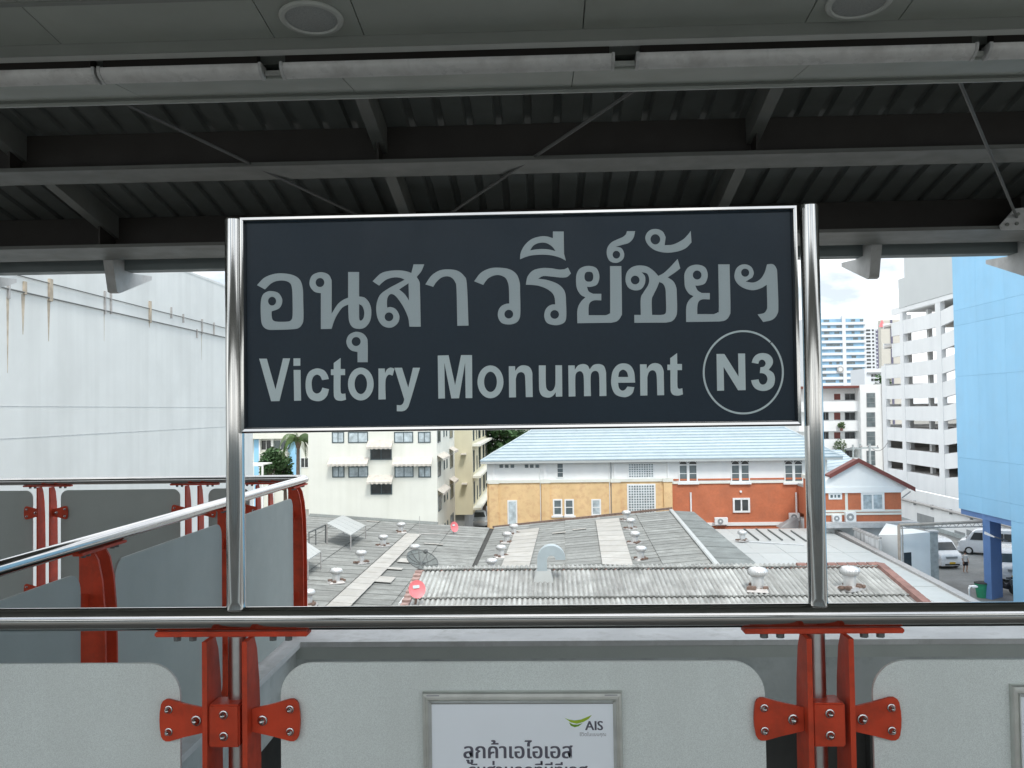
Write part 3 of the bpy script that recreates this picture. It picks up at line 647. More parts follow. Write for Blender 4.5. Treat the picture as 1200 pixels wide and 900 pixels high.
for px, y0, y1, w in ((9, 348, 437, .06), (27, 345, 392, .09), (57, 352, 400, .08), (175, 377, 384, .06), (236, 390, 422, .03), (122, 366, 400, .02)):
    a, b = aX(px, y0, -14), aX(px, y1, -14)
    MB().add([(-13.996, a.y-w, a.z), (-13.996, a.y+w, a.z), (-13.996, a.y+w*.1, b.z), (-13.996, a.y-w*.2, b.z), (-13.9999, a.y-w, a.z), (-13.9999, a.y+w, a.z), (-13.9999, a.y+w*.1, b.z), (-13.9999, a.y-w*.2, b.z)],
             [(0, 1, 2, 3), (7, 6, 5, 4), (0, 4, 5, 1), (1, 5, 6, 2), (2, 6, 7, 3), (3, 7, 4, 0)]).build('rust_streak', M_['rust'], ww)
an = thing('roof_antenna', (-15, 37.6, 7.28), 'thin antenna on top of the blank white building', 'antenna')
MB().tube((-15, 37.6, 7.28), (-15, 37.6, 8.3), .025, n=6).build('mast', M_['wire'], an)
MB().tube((-15.3, 37.6, 7.8), (-14.7, 37.6, 7.8), .03, n=6).tube((-15, 37.3, 7.9), (-15, 37.9, 7.9), .03, n=6).build('arm', M_['wire'], an)

# ------------------------------------------------------------------ cream apartment block
CY = 66.5
cb = thing('apartment_building', (-12.7, CY, GZ), 'cream apartment block with striped awnings behind the left grey roof', 'building')
MB().box(-17.5, -7.95, CY, 79.6, GZ, 10.5).build('wall', M_['cream'], cb)
MB().box(-17.7, -7.75, CY-.2, 79.8, 10.5, 10.9).build('parapet', M_['cream'], cb)
def wy(a, b, c, d, Y): p, q = aY(a, d, Y), aY(c, b, Y); return p, q.x-p.x, q.z-p.z
FL = (506.5, 519)
pitch = aY(400, 506, CY).z-aY(400, 546.5, CY).z
for k in range(-2, 4):
    dz = pitch*k
    for (a, b) in ((390.5, 402.5), (409.5, 430.5), (463.5, 483.5), (491.5, 504)):
        if k < 0: continue
        p, w, h = wy(a, 547.5, b, 558.5, CY); win(cb, (p.x, CY, p.z+dz), w, h, M_['frame'], M_['curtain'], 2)
    if k >= 0:
        for a, b in ((386, 432.5), (461, 507)):
            p, q = aY(a, 545.5, CY), aY(b, 545.5, CY)
            if k != 1: awning(cb, p.x, q.x, CY, p.z+dz-.05, h=.62)
    for zz in (567.5,):
        p, w, h = wy(435.5, 567.5, 458.5, 578.5, CY)
        if k > -1: win(cb, (p.x, CY, p.z+dz), w, h, M_['frame'], M_['dark'], 2)
        p, q = aY(431.5, 566, CY), aY(461, 566, CY)
        if k > -1: awning(cb, p.x, q.x, CY, p.z+dz-.05, h=.62)
# right flank (faces +X): local frame turned so that local -y is +X
TF = Matrix.Translation((-7.95, 0, 0)) @ Matrix.Rotation(R(90), 4, 'Z')     # local x -> +Y, local -y -> +X
for k in range(-2, 4):
    dz = pitch*k
    z0 = aY(400, 558.5, CY).z+dz
    for y0, w, zz, h in ((67.0, 1.7, -.1, 1.0), (71.0, .5, .2, .75), (72.9, .5, .2, .75), (75.6, 2.2, -.05, 1.1)):
        win(cb, (y0, 0, z0+zz), w, h, M_['frame'], M_['dark'] if w > 1 else M_['glass'], 2 if w > 1 else 1, T=TF)
    if k in (-1, 0):
        awning(cb, 66.7, 71.6, 0, z0+1.05, T=TF, d=.45); awning(cb, 75.2, 78.4, 0, z0+1.2, T=TF, d=.45)
cb2 = thing('apartment_building', (-7.2, 95, GZ), 'narrow yellow cream block set back right of the cream apartments', 'building')
MB().box(-17.0, -6.6, 82, 104, GZ+2.6, 11).build('wall', M_['cream2'], cb2)
MB().box(-17.0, -7.4, 82.4, 104, GZ, GZ+2.6).build('ground_floor', M_['shutter'], cb2)
TF2 = Matrix.Translation((-6.6, 0, 0)) @ Matrix.Rotation(R(90), 4, 'Z')
for k in range(-1, 4):
    z0 = -4.0+2.9*k
    for y0, w, h in ((83.2, 1.3, 1.9), (87.4, .6, 1.2), (90.3, 2.4, 1.9), (96.2, 2.2, 1.9), (100.5, 1.5, 1.9)):
        win(cb2, (y0, 0, z0), w, h, M_['frame'], M_['dark'], 2, T=TF2)
    MB().box(-6.6, -5.9, 82.6, 103.6, z0-.55, z0-.35).build('ledge', M_['cream'], cb2)
for px, py in ((540, 533), (541, 568)):
    p = aY(px, py, 81.4); q = aY(px+6, py-1, 81.4)
    MB().box(p.x, q.x, 81.2, 82, p.z, p.z+.12).build('ledge', M_['awn'], cb2)

# ------------------------------------------------------------------ pale blue and white building behind the trees
bb = thing('house', (-32, 112, GZ), 'pale blue and cream building behind the palm on the left', 'building')
p0, p1 = aY(290, 560, 112), aY(366, 500, 112)
MB().box(p0.x-4, p1.x+3, 112.3, 122, GZ, 3.5).build('wall', M_['cream'], bb)
for a, b in ((298, 303.4), (338, 350.5)):
    p, q = aY(a, 575, 112), aY(b, 515, 112); MB().box(p.x, q.x, 112.0, 112.3, GZ, q.z).build('pilaster', M_['blue'], bb)
for a, b in ((303.6, 305), (318.3, 320.2)):
    p, q = aY(a, 545, 111.9), aY(b, 513, 111.9); MB().box(p.x, q.x, 111.8, 112.29, GZ, q.z).build('pilaster', M_['wframe'], bb)
p, q = aY(286, 514.5, 111.5), aY(345, 500, 111.5); MB().box(p.x, q.x, 111.2, 112.3, p.z, 3.0).build('fascia', M_['cream'], bb)
p, q = aY(305, 535, 111.5), aY(338, 530, 111.5); MB().box(p.x, q.x, 111.0, 112.3, p.z, q.z).build('balcony', M_['cream'], bb)
p, w, h = wy(306.5, 516, 317.5, 527, 112.29); win(bb, (p.x, 112.29, p.z), w, h, M_['wframe'], M_['dark'], 2)
p, w, h = wy(321, 516, 337, 527, 112.29); win(bb, (p.x, 112.29, p.z), w, h, M_['wframe'], M_['glass'], 2)
p, w, h = wy(353, 537, 361, 547.5, 112.29); win(bb, (p.x, 112.29, p.z), w, h, M_['wframe'], M_['dark'], 2)
gh = thing('lean_to_frame', (-26, 74, -8.5), 'small white frame shelter below the bush beside the far handrail', 'shelter')
a = aY(299, 549, 74); b = aY(308.3, 545, 74); c = aY(308.3, 562, 74)
MB().box(a.x-3, b.x, 74, 74.15, b.z-.09, b.z+.09).box(b.x-.14, b.x, 74, 74.15, GZ, b.z-.1).box(a.x-3, a.x-2.86, 74, 74.15, GZ, b.z-.1).build('frame', M_['wframe'], gh)
MB().box(a.x-3, b.x-.15, 74.2, 77, b.z-.05, b.z+.05).build('roof', M_['wframe'], gh)

# ------------------------------------------------------------------ trees
def leaves(mb, c, rx, ry, rz, n, size, rng, shell=.55):
    for _ in range(n):
        while True:
            d = Vector((rng.uniform(-1, 1), rng.uniform(-1, 1), rng.uniform(-1, 1)))
            if shell*rng.random() < d.length < 1: break
        p = Vector((c[0]+d.x*rx, c[1]+d.y*ry, c[2]+d.z*rz))
        a = Vector((rng.gauss(0, 1), rng.gauss(0, 1), rng.gauss(0, .6))).normalized(); b = a.cross(Vector((rng.gauss(0, 1), rng.gauss(0, 1), rng.gauss(0, 1)))).normalized()
        s = size*rng.uniform(.6, 1.3)
        mb.add([p-a*s, p+b*s*.55, p+a*s, p-b*s*.55], [(0, 1, 2, 3)])
def tree(x, y, ztop, rx, h, label, m1='leaf', n=9, seed=1, dens=150, leaf=.28):
    rng = random.Random(seed)
    t = thing('tree', (x, y, GZ), label, 'tree')
    zc = ztop-h/2; cr = MB(); br = MB()
    br.sweep([(x, y, GZ), (x+.1, y, (GZ+zc)/2), (x, y+.1, zc)], [.28, .2, .1])
    for i in range(n):
        a = rng.uniform(0, 2*math.pi); rr = rng.uniform(.25, .75)
        c = (x+math.cos(a)*rx*rr, y+math.sin(a)*rx*rr, zc+rng.uniform(-.42, .36)*h)
        br.tube((x, y, zc-h*.35), c, .08, .03, n=5)
        q = rng.uniform(.38, .6)
        leaves(cr, c, rx*q, rx*q, h*.30*rng.uniform(.7, 1.1), dens, leaf, rng)
    br.build('trunk', M_['bark'], t); cr.build('crown', M_[m1], t)
    return t
p = aY(316, 530, 92); tree(p.x, 92, p.z+.3, 1.5, 3.4, 'round dark green bush beside the white frame shelter', 'leaf', 10, 3, 180, .2)
p = aY(333, 534, 94); tree(p.x, 94, p.z+.2, 1.25, 3.2, 'smaller dark green bush right of the round bush under the palm', 'leaf', 10, 5, 150, .2)
p = aY(590, 500, 104); tree(p.x, 104, p.z+1.6, 3.6, 5.5, 'broad dark tree behind the left end of the blue roof', 'leaf', 14, 8, 260, .3)
p = aY(573, 515, 108); tree(p.x, 108, p.z+.2, 1.7, 6.5, 'slim dark tree between the yellow cream block and the blue roof', 'leaf2', 12, 9, 160, .3)
p = aY(567, 574, 106); tree(p.x, 106, p.z+1.5, 1.5, 3.2, 'low green shrub behind the parked silver car', 'leaf2', 9, 11, 130, .25)
p = aY(1031, 445, 170); tree(p.x, 170, p.z, 1.8, 9, 'tree showing between the white office and the car park', 'leaf', 12, 12, 120, .4)
# palm
def palm(x, y, ztop, label):
    rng = random.Random(4); t = thing('palm_tree', (x, y, GZ), label, 'palm')
    MB().sweep([(x-.15, y, GZ), (x-.05, y, GZ+5), (x, y, ztop-.4), (x+.02, y, ztop)], [.24, .18, .15, .12], 8).build('trunk', M_['bark'], t)
    MB().sweep([(x, y, ztop-1.0), (x, y, ztop-.4), (x, y, ztop+.1)], [.16, .32, .12], 8).build('crown_shaft', M_['rustm'], t)
    for i in range(13):
        a = 2*math.pi*i/13+rng.uniform(-.15, .15); L_ = rng.uniform(2.2, 2.8); mb = MB(); d = Vector((math.cos(a), math.sin(a), 0)); pr = None
        lift = rng.uniform(.1, 1.1)
        for k in range(1, 15):
            u = k/14; p = Vector((x, y, ztop))+d*L_*(.62*math.sin(u*1.5))+Vector((0, 0, lift*math.sin(u*2.2)-2.3*u*u))
            if pr: 
                mb.tube(pr, p, .02, n=4, caps=False)
                s = Vector((-d.y, d.x, 0)); ln = .55*math.sin(.35+u*2.5)
                for sg_ in (-1, 1):
                    for j in (0, .5):
                        b = pr.lerp(p, j); e = b+s*sg_*ln*.55+Vector((0, 0, -ln*1.0))+d*.1
                        mb.add([b, b+d*.07, e+d*.04, e], [(0, 1, 2, 3)])
            pr = p
        mb.build('frond', M_['leaf2'], t)
p = aY(349.3, 513, 82); palm(p.x, 82, p.z, 'tall palm with drooping fronds left of the cream apartments')

# ------------------------------------------------------------------ roofs of fibre cement sheets
def sheet(parent, o, u, v, L_, Wd, material, waves, amp, name='roof_sheet', th=.02, seg=4, trough=None):
    """corrugated sheet: u along the corrugation (length L_), v across; o = low corner"""
    u, v = u.normalized(), v.normalized(); nrm = u.cross(v); nrm = nrm if nrm.z > 0 else -nrm
    n = waves*seg; vs = []
    for i in range(n+1):
        h = amp*math.cos(2*math.pi*i/seg)
        a = o+v*(Wd*i/n)+nrm*h; vs += [a, a+u*L_]
    fs = [(2*i, 2*i+1, 2*i+3, 2*i+2) for i in range(n)]
    k = len(vs); vs += [vs[0]-nrm*th, vs[2*n]-nrm*th]; fs += [tuple(range(0, 2*n+1, 2))+(k+1, k)]
    o_ = MB().add(vs, fs).build(name, material, parent)
    if trough:                                        # trough faces of the corrugation take a darker material
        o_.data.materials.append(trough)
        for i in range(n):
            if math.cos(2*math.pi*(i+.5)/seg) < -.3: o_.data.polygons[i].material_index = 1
    return o_
def lap_roof(parent, e0, e1, r0, r1, rows, cols, material, special=None, waves=6, amp=.027, seed=1, first=0):
    """e0-e1 eave line, r0-r1 ridge line; sheets run from eave to ridge in rows, each row lapping the one below"""
    rng = random.Random(seed); e0, e1, r0, r1 = map(Vector, (e0, e1, r0, r1))
    for c in range(cols):
        A, B = e0.lerp(e1, c/cols), e0.lerp(e1, (c+1)/cols); Cc, D = r0.lerp(r1, c/cols), r0.lerp(r1, (c+1)/cols)
        for r in range(rows):
            o = A.lerp(Cc, r/rows); u = A.lerp(Cc, (r+1)/rows)-o; q = B.lerp(D, r/rows)-o
            mt = material
            if special: mt = special(r, c, rng) or material
            lift = Vector((0, 0, .004*(c % 2)+rng.uniform(0, .004)))
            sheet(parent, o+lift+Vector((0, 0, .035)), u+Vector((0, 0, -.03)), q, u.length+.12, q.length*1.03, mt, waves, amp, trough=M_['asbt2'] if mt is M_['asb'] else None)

# left roof: valley on its right, climbing to the left
lr = thing('warehouse_roof', (-10, 50, -7.5), 'left grey sheeted roof with a pale diagonal strip beside the cream apartments', 'roof')
def left_special(r, c, rng):
    if r == 1 : return M_['trans'] if False else None
    return None
V0, V1 = Vector((-4.15, 34, -7.06)), Vector((-4.1, 66.2, -7.0))
E0, E1 = Vector((-17.4, 34, -6.05)), Vector((-17.4, 66.2, -6.0))
lap_roof(lr, V0, V1, E0, E1, 5, 30, M_['asb'], seed=2, amp=.024)
# translucent strip laid over the sheets and pale patches
sx = -.0762
def lz(x): return -7.03+(x+4.12)*sx
def strip(parent, x0, x1, y0, y1, zf, mt, name, n=1, dz=.12):
    for i in range(n):
        a, b = y0+(y1-y0)*i/n, y0+(y1-y0)*(i+1)/n-.01
        MB().hexa([(x0, a, zf(x0)+dz), (x1, a, zf(x1)+dz), (x1, b, zf(x1)+dz-.012), (x0, b, zf(x0)+dz-.012), (x0, a, zf(x0)+dz+.02), (x1, a, zf(x1)+dz+.02), (x1, b, zf(x1)+dz+.008), (x0, b, zf(x0)+dz+.008)]).build(name, mt, parent)
strip(lr, -9.3, -8.35, 34.5, 60.5, lz, M_['trans'], 'rooflight', 18)
for (px, py, w, d) in ((478, 661, 1.0, 1.3), (455, 671, 1.5, .6), (447, 684, 1.2, 1.5), (508, 640, 1.2, .4), (437, 620, .9, .4)):
    q = aZ(px, py, -6.85); strip(lr, q.x-w/2, q.x+w/2, q.y-d/2, q.y+d/2, lz, M_['trans'], 'patch_sheet', 1, .10)
MB().box(-17.4, -4.1, 34, 66.3, GZ, -7.25).build('wall', M_['whited'], lr)
MB().hexa([(-4.35, 34, -7.10), (-3.86, 34, -7.10), (-3.78, 66.2, -7.06), (-4.27, 66.2, -7.06), (-4.35, 34, -7.04), (-3.86, 34, -7.04), (-3.78, 66.2, -7.0), (-4.27, 66.2, -7.0)]).build('valley_gutter', M_['darkc'], lr)
MB().hexa([(-17.4, 66.05, lz(-17.4)-.1), (-7.9, 66.05, lz(-7.9)-.1), (-7.9, 66.46, lz(-7.9)-.1), (-17.4, 66.46, lz(-17.4)-.1), (-17.4, 66.05, lz(-17.4)+.10), (-7.9, 66.05, lz(-7.9)+.10), (-7.9, 66.46, lz(-7.9)+.22), (-17.4, 66.46, lz(-17.4)+.22)]).build('flashing', M_['asbd'], lr)

# middle roof: from the valley up to a ridge on the right, then a short dark slope
mr_ = thing('warehouse_roof', (3, 52, -6.5), 'middle grey sheeted roof with two pale strips before the ochre wall', 'roof')
RA, RB = Vector((7.9, 40, -5.88)), Vector((9.1, 66.2, -5.85))
W0, W1 = Vector((-3.9, 40, -7.0)), Vector((-3.75, 66.2, -6.98))
def mz(x): return -6.99+(x+3.8)*.0882
lap_roof(mr_, W0, W1, RA, RB, 5, 26, M_['asb'], seed=5, amp=.024)
qr = [aZ(px, py, z) for px, py, z in ((587, 665, -6.75), (604, 622, -6.75), (620, 664, -6.6), (632, 619, -6.6))]
def qstrip(p00, p01, p10, p11, n, zf):               # p00 near-left, p01 far-left, p10 near-right, p11 far-right
    rng = random.Random(n)
    for i in range(n):
        t0, t1 = i/n, (i+1)/n-.002; z = .11
        c = [p00.lerp(p01, t0), p10.lerp(p11, t0), p10.lerp(p11, t1), p00.lerp(p01, t1)]
        MB().hexa([(v.x, v.y, zf(v.x)+z) for v in c]+[(v.x, v.y, zf(v.x)+z+.02+(.012 if k < 2 else 0)) for k, v in enumerate(c)]).build('rooflight', M_['trans'], mr_)
qstrip(*qr, 9, mz)
qr = [aZ(px, py, z) for px, py, z in ((706, 664, -6.4), (698, 612, -6.4), (742, 664, -6.2), (725, 609, -6.2))]
qstrip(*qr, 9, mz)
for px, py in ((655, 621), (679, 619)):
    q = aZ(px, py, -6.3); strip(mr_, q.x-.45, q.x+.45, q.y-.25, q.y+.25, mz, M_['trans'], 'patch_sheet', 1, .1)
lap_roof(mr_, (10.05, 40, -6.0), (10.75, 66.2, -5.98), (7.93, 40, -5.88), (9.13, 66.2, -5.85), 1, 14, M_['asbd'], seed=6, amp=.012)
MB().hexa([(7.75, 40, -5.80), (8.05, 40, -5.80), (9.25, 66.2, -5.77), (8.95, 66.2, -5.77), (7.8, 40, -5.74), (8.0, 40, -5.74), (9.2, 66.2, -5.71), (9.0, 66.2, -5.71)]).build('ridge_cap', M_['wroof'], mr_)
MB().hexa([(-3.7, 40, GZ), (10.0, 40, GZ), (10.7, 66.2, GZ), (-3.7, 66.2, GZ), (-3.7, 40, -7.25), (10.0, 40, -6.4), (10.7, 66.2, -6.4), (-3.7, 66.2, -7.25)]).build('wall', M_['whited'], mr_)
MB().hexa([(-3.9, 66.25, -6.99), (9.2, 66.25, -5.75), (9.2, 66.45, -5.75), (-3.9, 66.45, -6.99), (-3.9, 66.25, -6.84), (9.2, 66.25, -5.60), (9.2, 66.45, -5.60), (-3.9, 66.45, -6.84)]).build('flashing', M_['rustm'], mr_)

# white metal roof
wr = thing('warehouse_roof', (15, 56, -7.2), 'low white metal roof in front of the orange brick wall', 'roof')
rng = random.Random(9)
def wz(y): return -7.62+(y-46)*.022
for i in range(6):
    for j in range(5):
        x0, x1 = 9.6+1.72*i, 9.6+1.72*(i+1)-.015; y0, y1 = 42+4.8*j, 42+4.8*(j+1)+.05; z = .014*(j % 2)+.01*(i % 2)
        MB().hexa([(x0, y0, wz(y0)-.05+z), (x1, y0, wz(y0)-.05+z), (x1, y1, wz(y1)-.05), (x0, y1, wz(y1)-.05), (x0, y0, wz(y0)+z), (x1, y0, wz(y0)+z), (x1, y1, wz(y1)), (x0, y1, wz(y1))]).build('roof_sheet', M_['wroof'], wr)
MB().box(9.6, 19.8, 42, 66, GZ, -7.8).build('wall', M_['whited'], wr)
for px0, py0, px1, py1 in ((872, 619, 889, 633), (886, 619, 903, 633), (900, 620, 917, 633), (913, 620, 931, 633), (927, 621, 945, 634)):
    a, b = aZ(px0, py0, -7.1), aZ(px1, py1, -7.25); MB().tube((a.x, a.y, wz(a.y)+.06), (b.x, b.y, wz(b.y)+.06), .05, n=6).build('roof_pipe', M_['wire'], wr)
a, b = aZ(878, 634, -7.2), aZ(942, 638, -7.25); MB().tube((a.x, a.y, wz(a.y)+.05), (b.x, b.y, wz(b.y)+.05), .06, n=6).build('roof_pipe', M_['cap'], wr)
MB().hexa([(19.55, 38, wz(38)-.1), (20.0, 38, wz(38)-.1), (20.6, 65, wz(65)-.1), (20.2, 65, wz(65)-.1), (19.55, 38, wz(38)+.13), (20.0, 38, wz(38)+.13), (20.6, 65, wz(65)+.13), (20.2, 65, wz(65)+.13)]).build('verge', M_['galvd'], wr)
# strip of pale flat roof right of it
fl_ = thing('flat_roof', (15, 40, -7.9), 'pale flat roof strip beside the red tiled verge', 'roof')
MB().hexa([(12.3, 28, -7.9), (17.4, 33, -7.9), (19.4, 41.9, -7.75), (9.6, 41.9, -7.8), (12.3, 28, -7.72), (17.4, 33, -7.72), (19.4, 41.9, -7.62), (9.6, 41.9, -7.72)]).build('slab', M_['wroof'], fl_)
MB().hexa([(12.3, 28, GZ), (17.3, 33, GZ), (19.3, 41.9, GZ), (9.6, 41.9, GZ), (12.3, 28, -7.91), (17.3, 33, -7.91), (19.3, 41.9, -7.76), (9.6, 41.9, -7.81)]).build('wall', M_['whited'], fl_)
MB().hexa([(17.2, 32.6, -7.72), (17.5, 32.6, -7.72), (19.55, 41.9, -7.62), (19.25, 41.9, -7.62), (17.2, 32.6, -7.55), (17.5, 32.6, -7.55), (19.55, 41.9, -7.45), (19.25, 41.9, -7.45)]).build('verge', M_['white'], fl_)

# front corrugated roof
FS = .139
f0 = thing('corrugated_roof', (4, 30, -4.6), 'nearest corrugated grey roof with scalloped ridge below the sign', 'roof')
def fz(y): return -4.17-FS*(33-y)
rng = random.Random(21)
cols = 16; cw = (11.75+4.45)/cols
for r, (y0, y1) in enumerate(((33.0, 30.0), (30.06, 27.0), (27.06, 23.5))):
    for c in range(cols):
        o = Vector((-4.45+cw*c, y1-.10, fz(y1-.10)+.05+.008*(c % 2)))
        u = Vector((0, y0-y1+.10, fz(y0)-fz(y1-.10)+(.025 if r else 0)*-1))
        mt = M_['asbl']
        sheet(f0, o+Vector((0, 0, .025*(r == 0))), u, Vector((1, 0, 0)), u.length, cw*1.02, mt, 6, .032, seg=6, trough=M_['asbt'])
# ridge: scalloped cap sheets and mortar plugs
for c in range(cols):
    o = Vector((-4.45+cw*c, 32.70, fz(32.70)+.13)); sheet(f0, o, Vector((0, .36, .05)), Vector((1, 0, 0)), .38, cw*1.01, M_['asbl'], 6, .036, 'ridge_cap', .03, 6)
pl_ = MB(); pr_ = MB()
for i in range(cols*6):
    x = -4.45+cw*(i+.0)/6; t = rng.random()
    (pr_ if t < .35 else pl_).lathe([(.012, 0), (.036, .012), (.046, .03), (.03, .055), (.008, .068)], (x, 32.68, fz(32.68)+.055), n=6)
pl_.build('mortar', M_['darkc'], f0, kind='stuff'); pr_.build('mortar', M_['redtile'], f0, kind='stuff')
MB().hexa([(-4.4, 24, -9), (11.7, 24, -9), (11.7, 33.1, -9), (-4.4, 33.1, -9), (-4.4, 24, fz(24)-.06), (11.7, 24, fz(24)-.06), (11.7, 33.1, fz(33.1)-.06), (-4.4, 33.1, fz(33.1)-.06)]).build('wall', M_['whited'], f0)
# red tiled verge
for i in range(26):
    y = 33.0-.36*i; z = fz(y)+.10
    MB().hexa([(11.72, y-.40, z-.10), (12.16, y-.40, z-.16), (12.16, y, z-.10), (11.72, y, z-.04), (11.76, y-.40, z+.03), (12.10, y-.40, z-.03), (12.10, y, z+.04), (11.76, y, z+.10)]).build('verge_tile', M_['redtile'], f0)
for i in range(8):
    x = 8.95+.355*i; z = fz(32.9)+.09
    MB().hexa([(x, 32.70, z-.02), (x+.34, 32.70, z-.02), (x+.34, 33.1, z-.02), (x, 33.1, z-.02), (x+.03, 32.8, z+.10), (x+.33, 32.8, z+.10), (x+.33, 33.05, z+.10), (x+.03, 33.05, z+.10)]).build('ridge_tile', M_['redtile'], f0)
for i in range(10):                                    # brick gable end along the left verge
    y = 32.9-.42*i
    for k in range(4):
        MB().box(-4.74+.01*((i+k) % 2), -4.47, y-.40, y, fz(y)-.30+.11*k-.05, fz(y)-.30+.11*k+.048).build('brick', M_['brick'], f0)
MB().hexa([(-4.72, 23.5, fz(23.5)-.5), (-4.48, 23.5, fz(23.5)-.5), (-4.48, 32.9, fz(32.9)-.5), (-4.72, 32.9, fz(32.9)-.5), (-4.72, 23.5, fz(23.5)-.08), (-4.48, 23.5, fz(23.5)-.08), (-4.48, 32.9, fz(32.9)-.08), (-4.72, 32.9, fz(32.9)-.08)]).build('gable_wall', M_['brick'], f0)
a = aZ(468, 708, -5.6); b = aZ(479, 694, -5.6); MB().tube(a, b, .05, n=6).build('gutter_pipe', M_['wframe'], f0)

# ------------------------------------------------------------------ roof ventilators
def ventilator():
    v = thing('roof_ventilator', (0, 0, 0), '', 'ventilator')
    MB().hexa([(-.42, -.36, 0), (.42, -.36, 0), (.42, .36, 0), (-.42, .36, 0), (-.34, -.3, .10), (.34, -.3, .10), (.34, .3, .10), (-.34, .3, .10)]).build('base', M_['galvd'], v)
    rng = random.Random(2); mb = MB()
    for i in range(12):
        a = rng.uniform(0, 6.28); r = rng.uniform(.25, .42); s = rng.uniform(.05, .11)
        mb.bbox(r*math.cos(a)-s, r*math.cos(a)+s, r*math.sin(a)-s, r*math.sin(a)+s, .05, .05+s*1.3, .02)
    mb.build('mortar', M_['rustm'], v)
    MB().lathe([(.20, .08), (.20, .42), (.225, .43), (.225, .46)], n=18).build('neck', M_['galv'], v, True)
    pr = [(.21, .46), (.27, .50), (.31, .56), (.32, .62), (.30, .68), (.24, .735), (.13, .765), (.02, .772)]
    MB().lathe(pr, n=24).build('turbine', M_['galv'], v, True)
    mb = MB()
    for i in range(22):
        a = 2*math.pi*i/22; c, s = math.cos(a), math.sin(a)
        for k in range(1, 5):
            r0, z0 = pr[k]; r1, z1 = pr[k+1] if k < 6 else pr[k]
            mb.add([(r0*c*1.005, r0*s*1.005, z0), (r0*c*1.06-s*.03, r0*s*1.06+c*.03, z0), (r1*c*1.06-s*.03, r1*s*1.06+c*.03, z1), (r1*c*1.005, r1*s*1.005, z1)], [(0, 1, 2, 3)])
    mb.build('blade_ring', M_['galv'], v, kind='stuff')
    MB().lathe([(.04, .77), (.045, .79), (.02, .80)], n=10).build('cap', M_['galvd'], v)
    return v
proto = ventilator(); first = True
VG = 'turbine ventilators on the grey roofs'
def vent(px, py, zf, label, s=1.0, parent_fn=None):
    global first
    z = zf(0)
    for _ in range(6):
        q = aZ(px, py, z); z = zf(q)
    o = proto if first else copy_tree(proto); first = False
    o.location = (q.x, q.y, z+.05); o.scale = (s, s, s); o.rotation_euler = (0, 0, random.uniform(0, 6)); o['label'] = label; o['group'] = VG
    return o
fL = lambda q: lz(q.x if q else -10); fM = lambda q: mz(q.x if q else 3); fW = lambda q: wz(q.y if q else 56); fF = lambda q: fz(q.y if q else 31)
for px, py, lb in ((470, 625, 'ventilator nearest the cream apartments on the left roof'), (449, 641, 'second ventilator down from the cream apartments on the left roof'),
                   (423, 661, 'ventilator midway in the row along the pale strip of the left roof'), (394, 684, 'lowest whole ventilator left of the pale strip of the left roof'),
                   (361, 711, 'ventilator half hidden behind the red end post of the left handrail'), (486, 653, 'ventilator half hidden behind the dark mesh dish')):
    vent(px, py, fL, lb, .92)
for px, py, lb in ((602, 627, 'ventilator before the white door of the ochre wall'), (594, 637, 'ventilator second from the ochre wall in the row by the dark valley'),
                   (587, 654, 'ventilator third from the ochre wall beside the left pale strip'), (576, 671, 'ventilator behind the ridge nearest the dark valley'),
                   (734, 611, 'ventilator against the glass block window'), (739, 621, 'ventilator just below the glass block window one'),
                   (744, 638, 'ventilator third from the glass block window'), (751, 657, 'ventilator lowest in the row right of the right pale strip')):
    vent(px, py, fM, lb, .92)
vent(870, 635, fW, 'single ventilator on the white metal roof', .92)
vent(888, 694, fF, 'rusty based ventilator on the corrugated roof left of the right sign post')
vent(996, 693, fF, 'rusty based ventilator on the corrugated roof right of the right sign post')

# goose-neck duct
q = aZ(637, 682, fz(31.6)); dk = thing('gooseneck_duct', (q.x, q.y, q.z), 'blue grey goose neck duct standing on the corrugated roof', 'duct')
s = 32/1059.
MB().hexa([(q.x-.36, q.y-.3, q.z-.02), (q.x+.36, q.y-.3, q.z-.02), (q.x+.36, q.y+.3, q.z), (q.x-.36, q.y+.3, q.z), (q.x-.25, q.y-.24, q.z+.42), (q.x+.25, q.y-.24, q.z+.42), (q.x+.25, q.y+.24, q.z+.42), (q.x-.25, q.y+.24, q.z+.42)]).build('base_box', M_['wroof'], dk)
cx, cz, ro_, ri_ = q.x+.28, q.z+.80, .49, .15
lp = [(q.x-.21, q.z+.42)]+[(cx+ro_*math.cos(R(180-9*i)), cz+ro_*math.sin(R(180-9*i))) for i in range(21)]+[(cx+ri_*math.cos(R(9*i)), cz+ri_*math.sin(R(9*i))) for i in range(21)]+[(q.x+.13, q.z+.42)]
MB().prism([lp], lambda a, b, d: (a, q.y-.24+d, b), .48).build('duct', M_['duct'], dk)

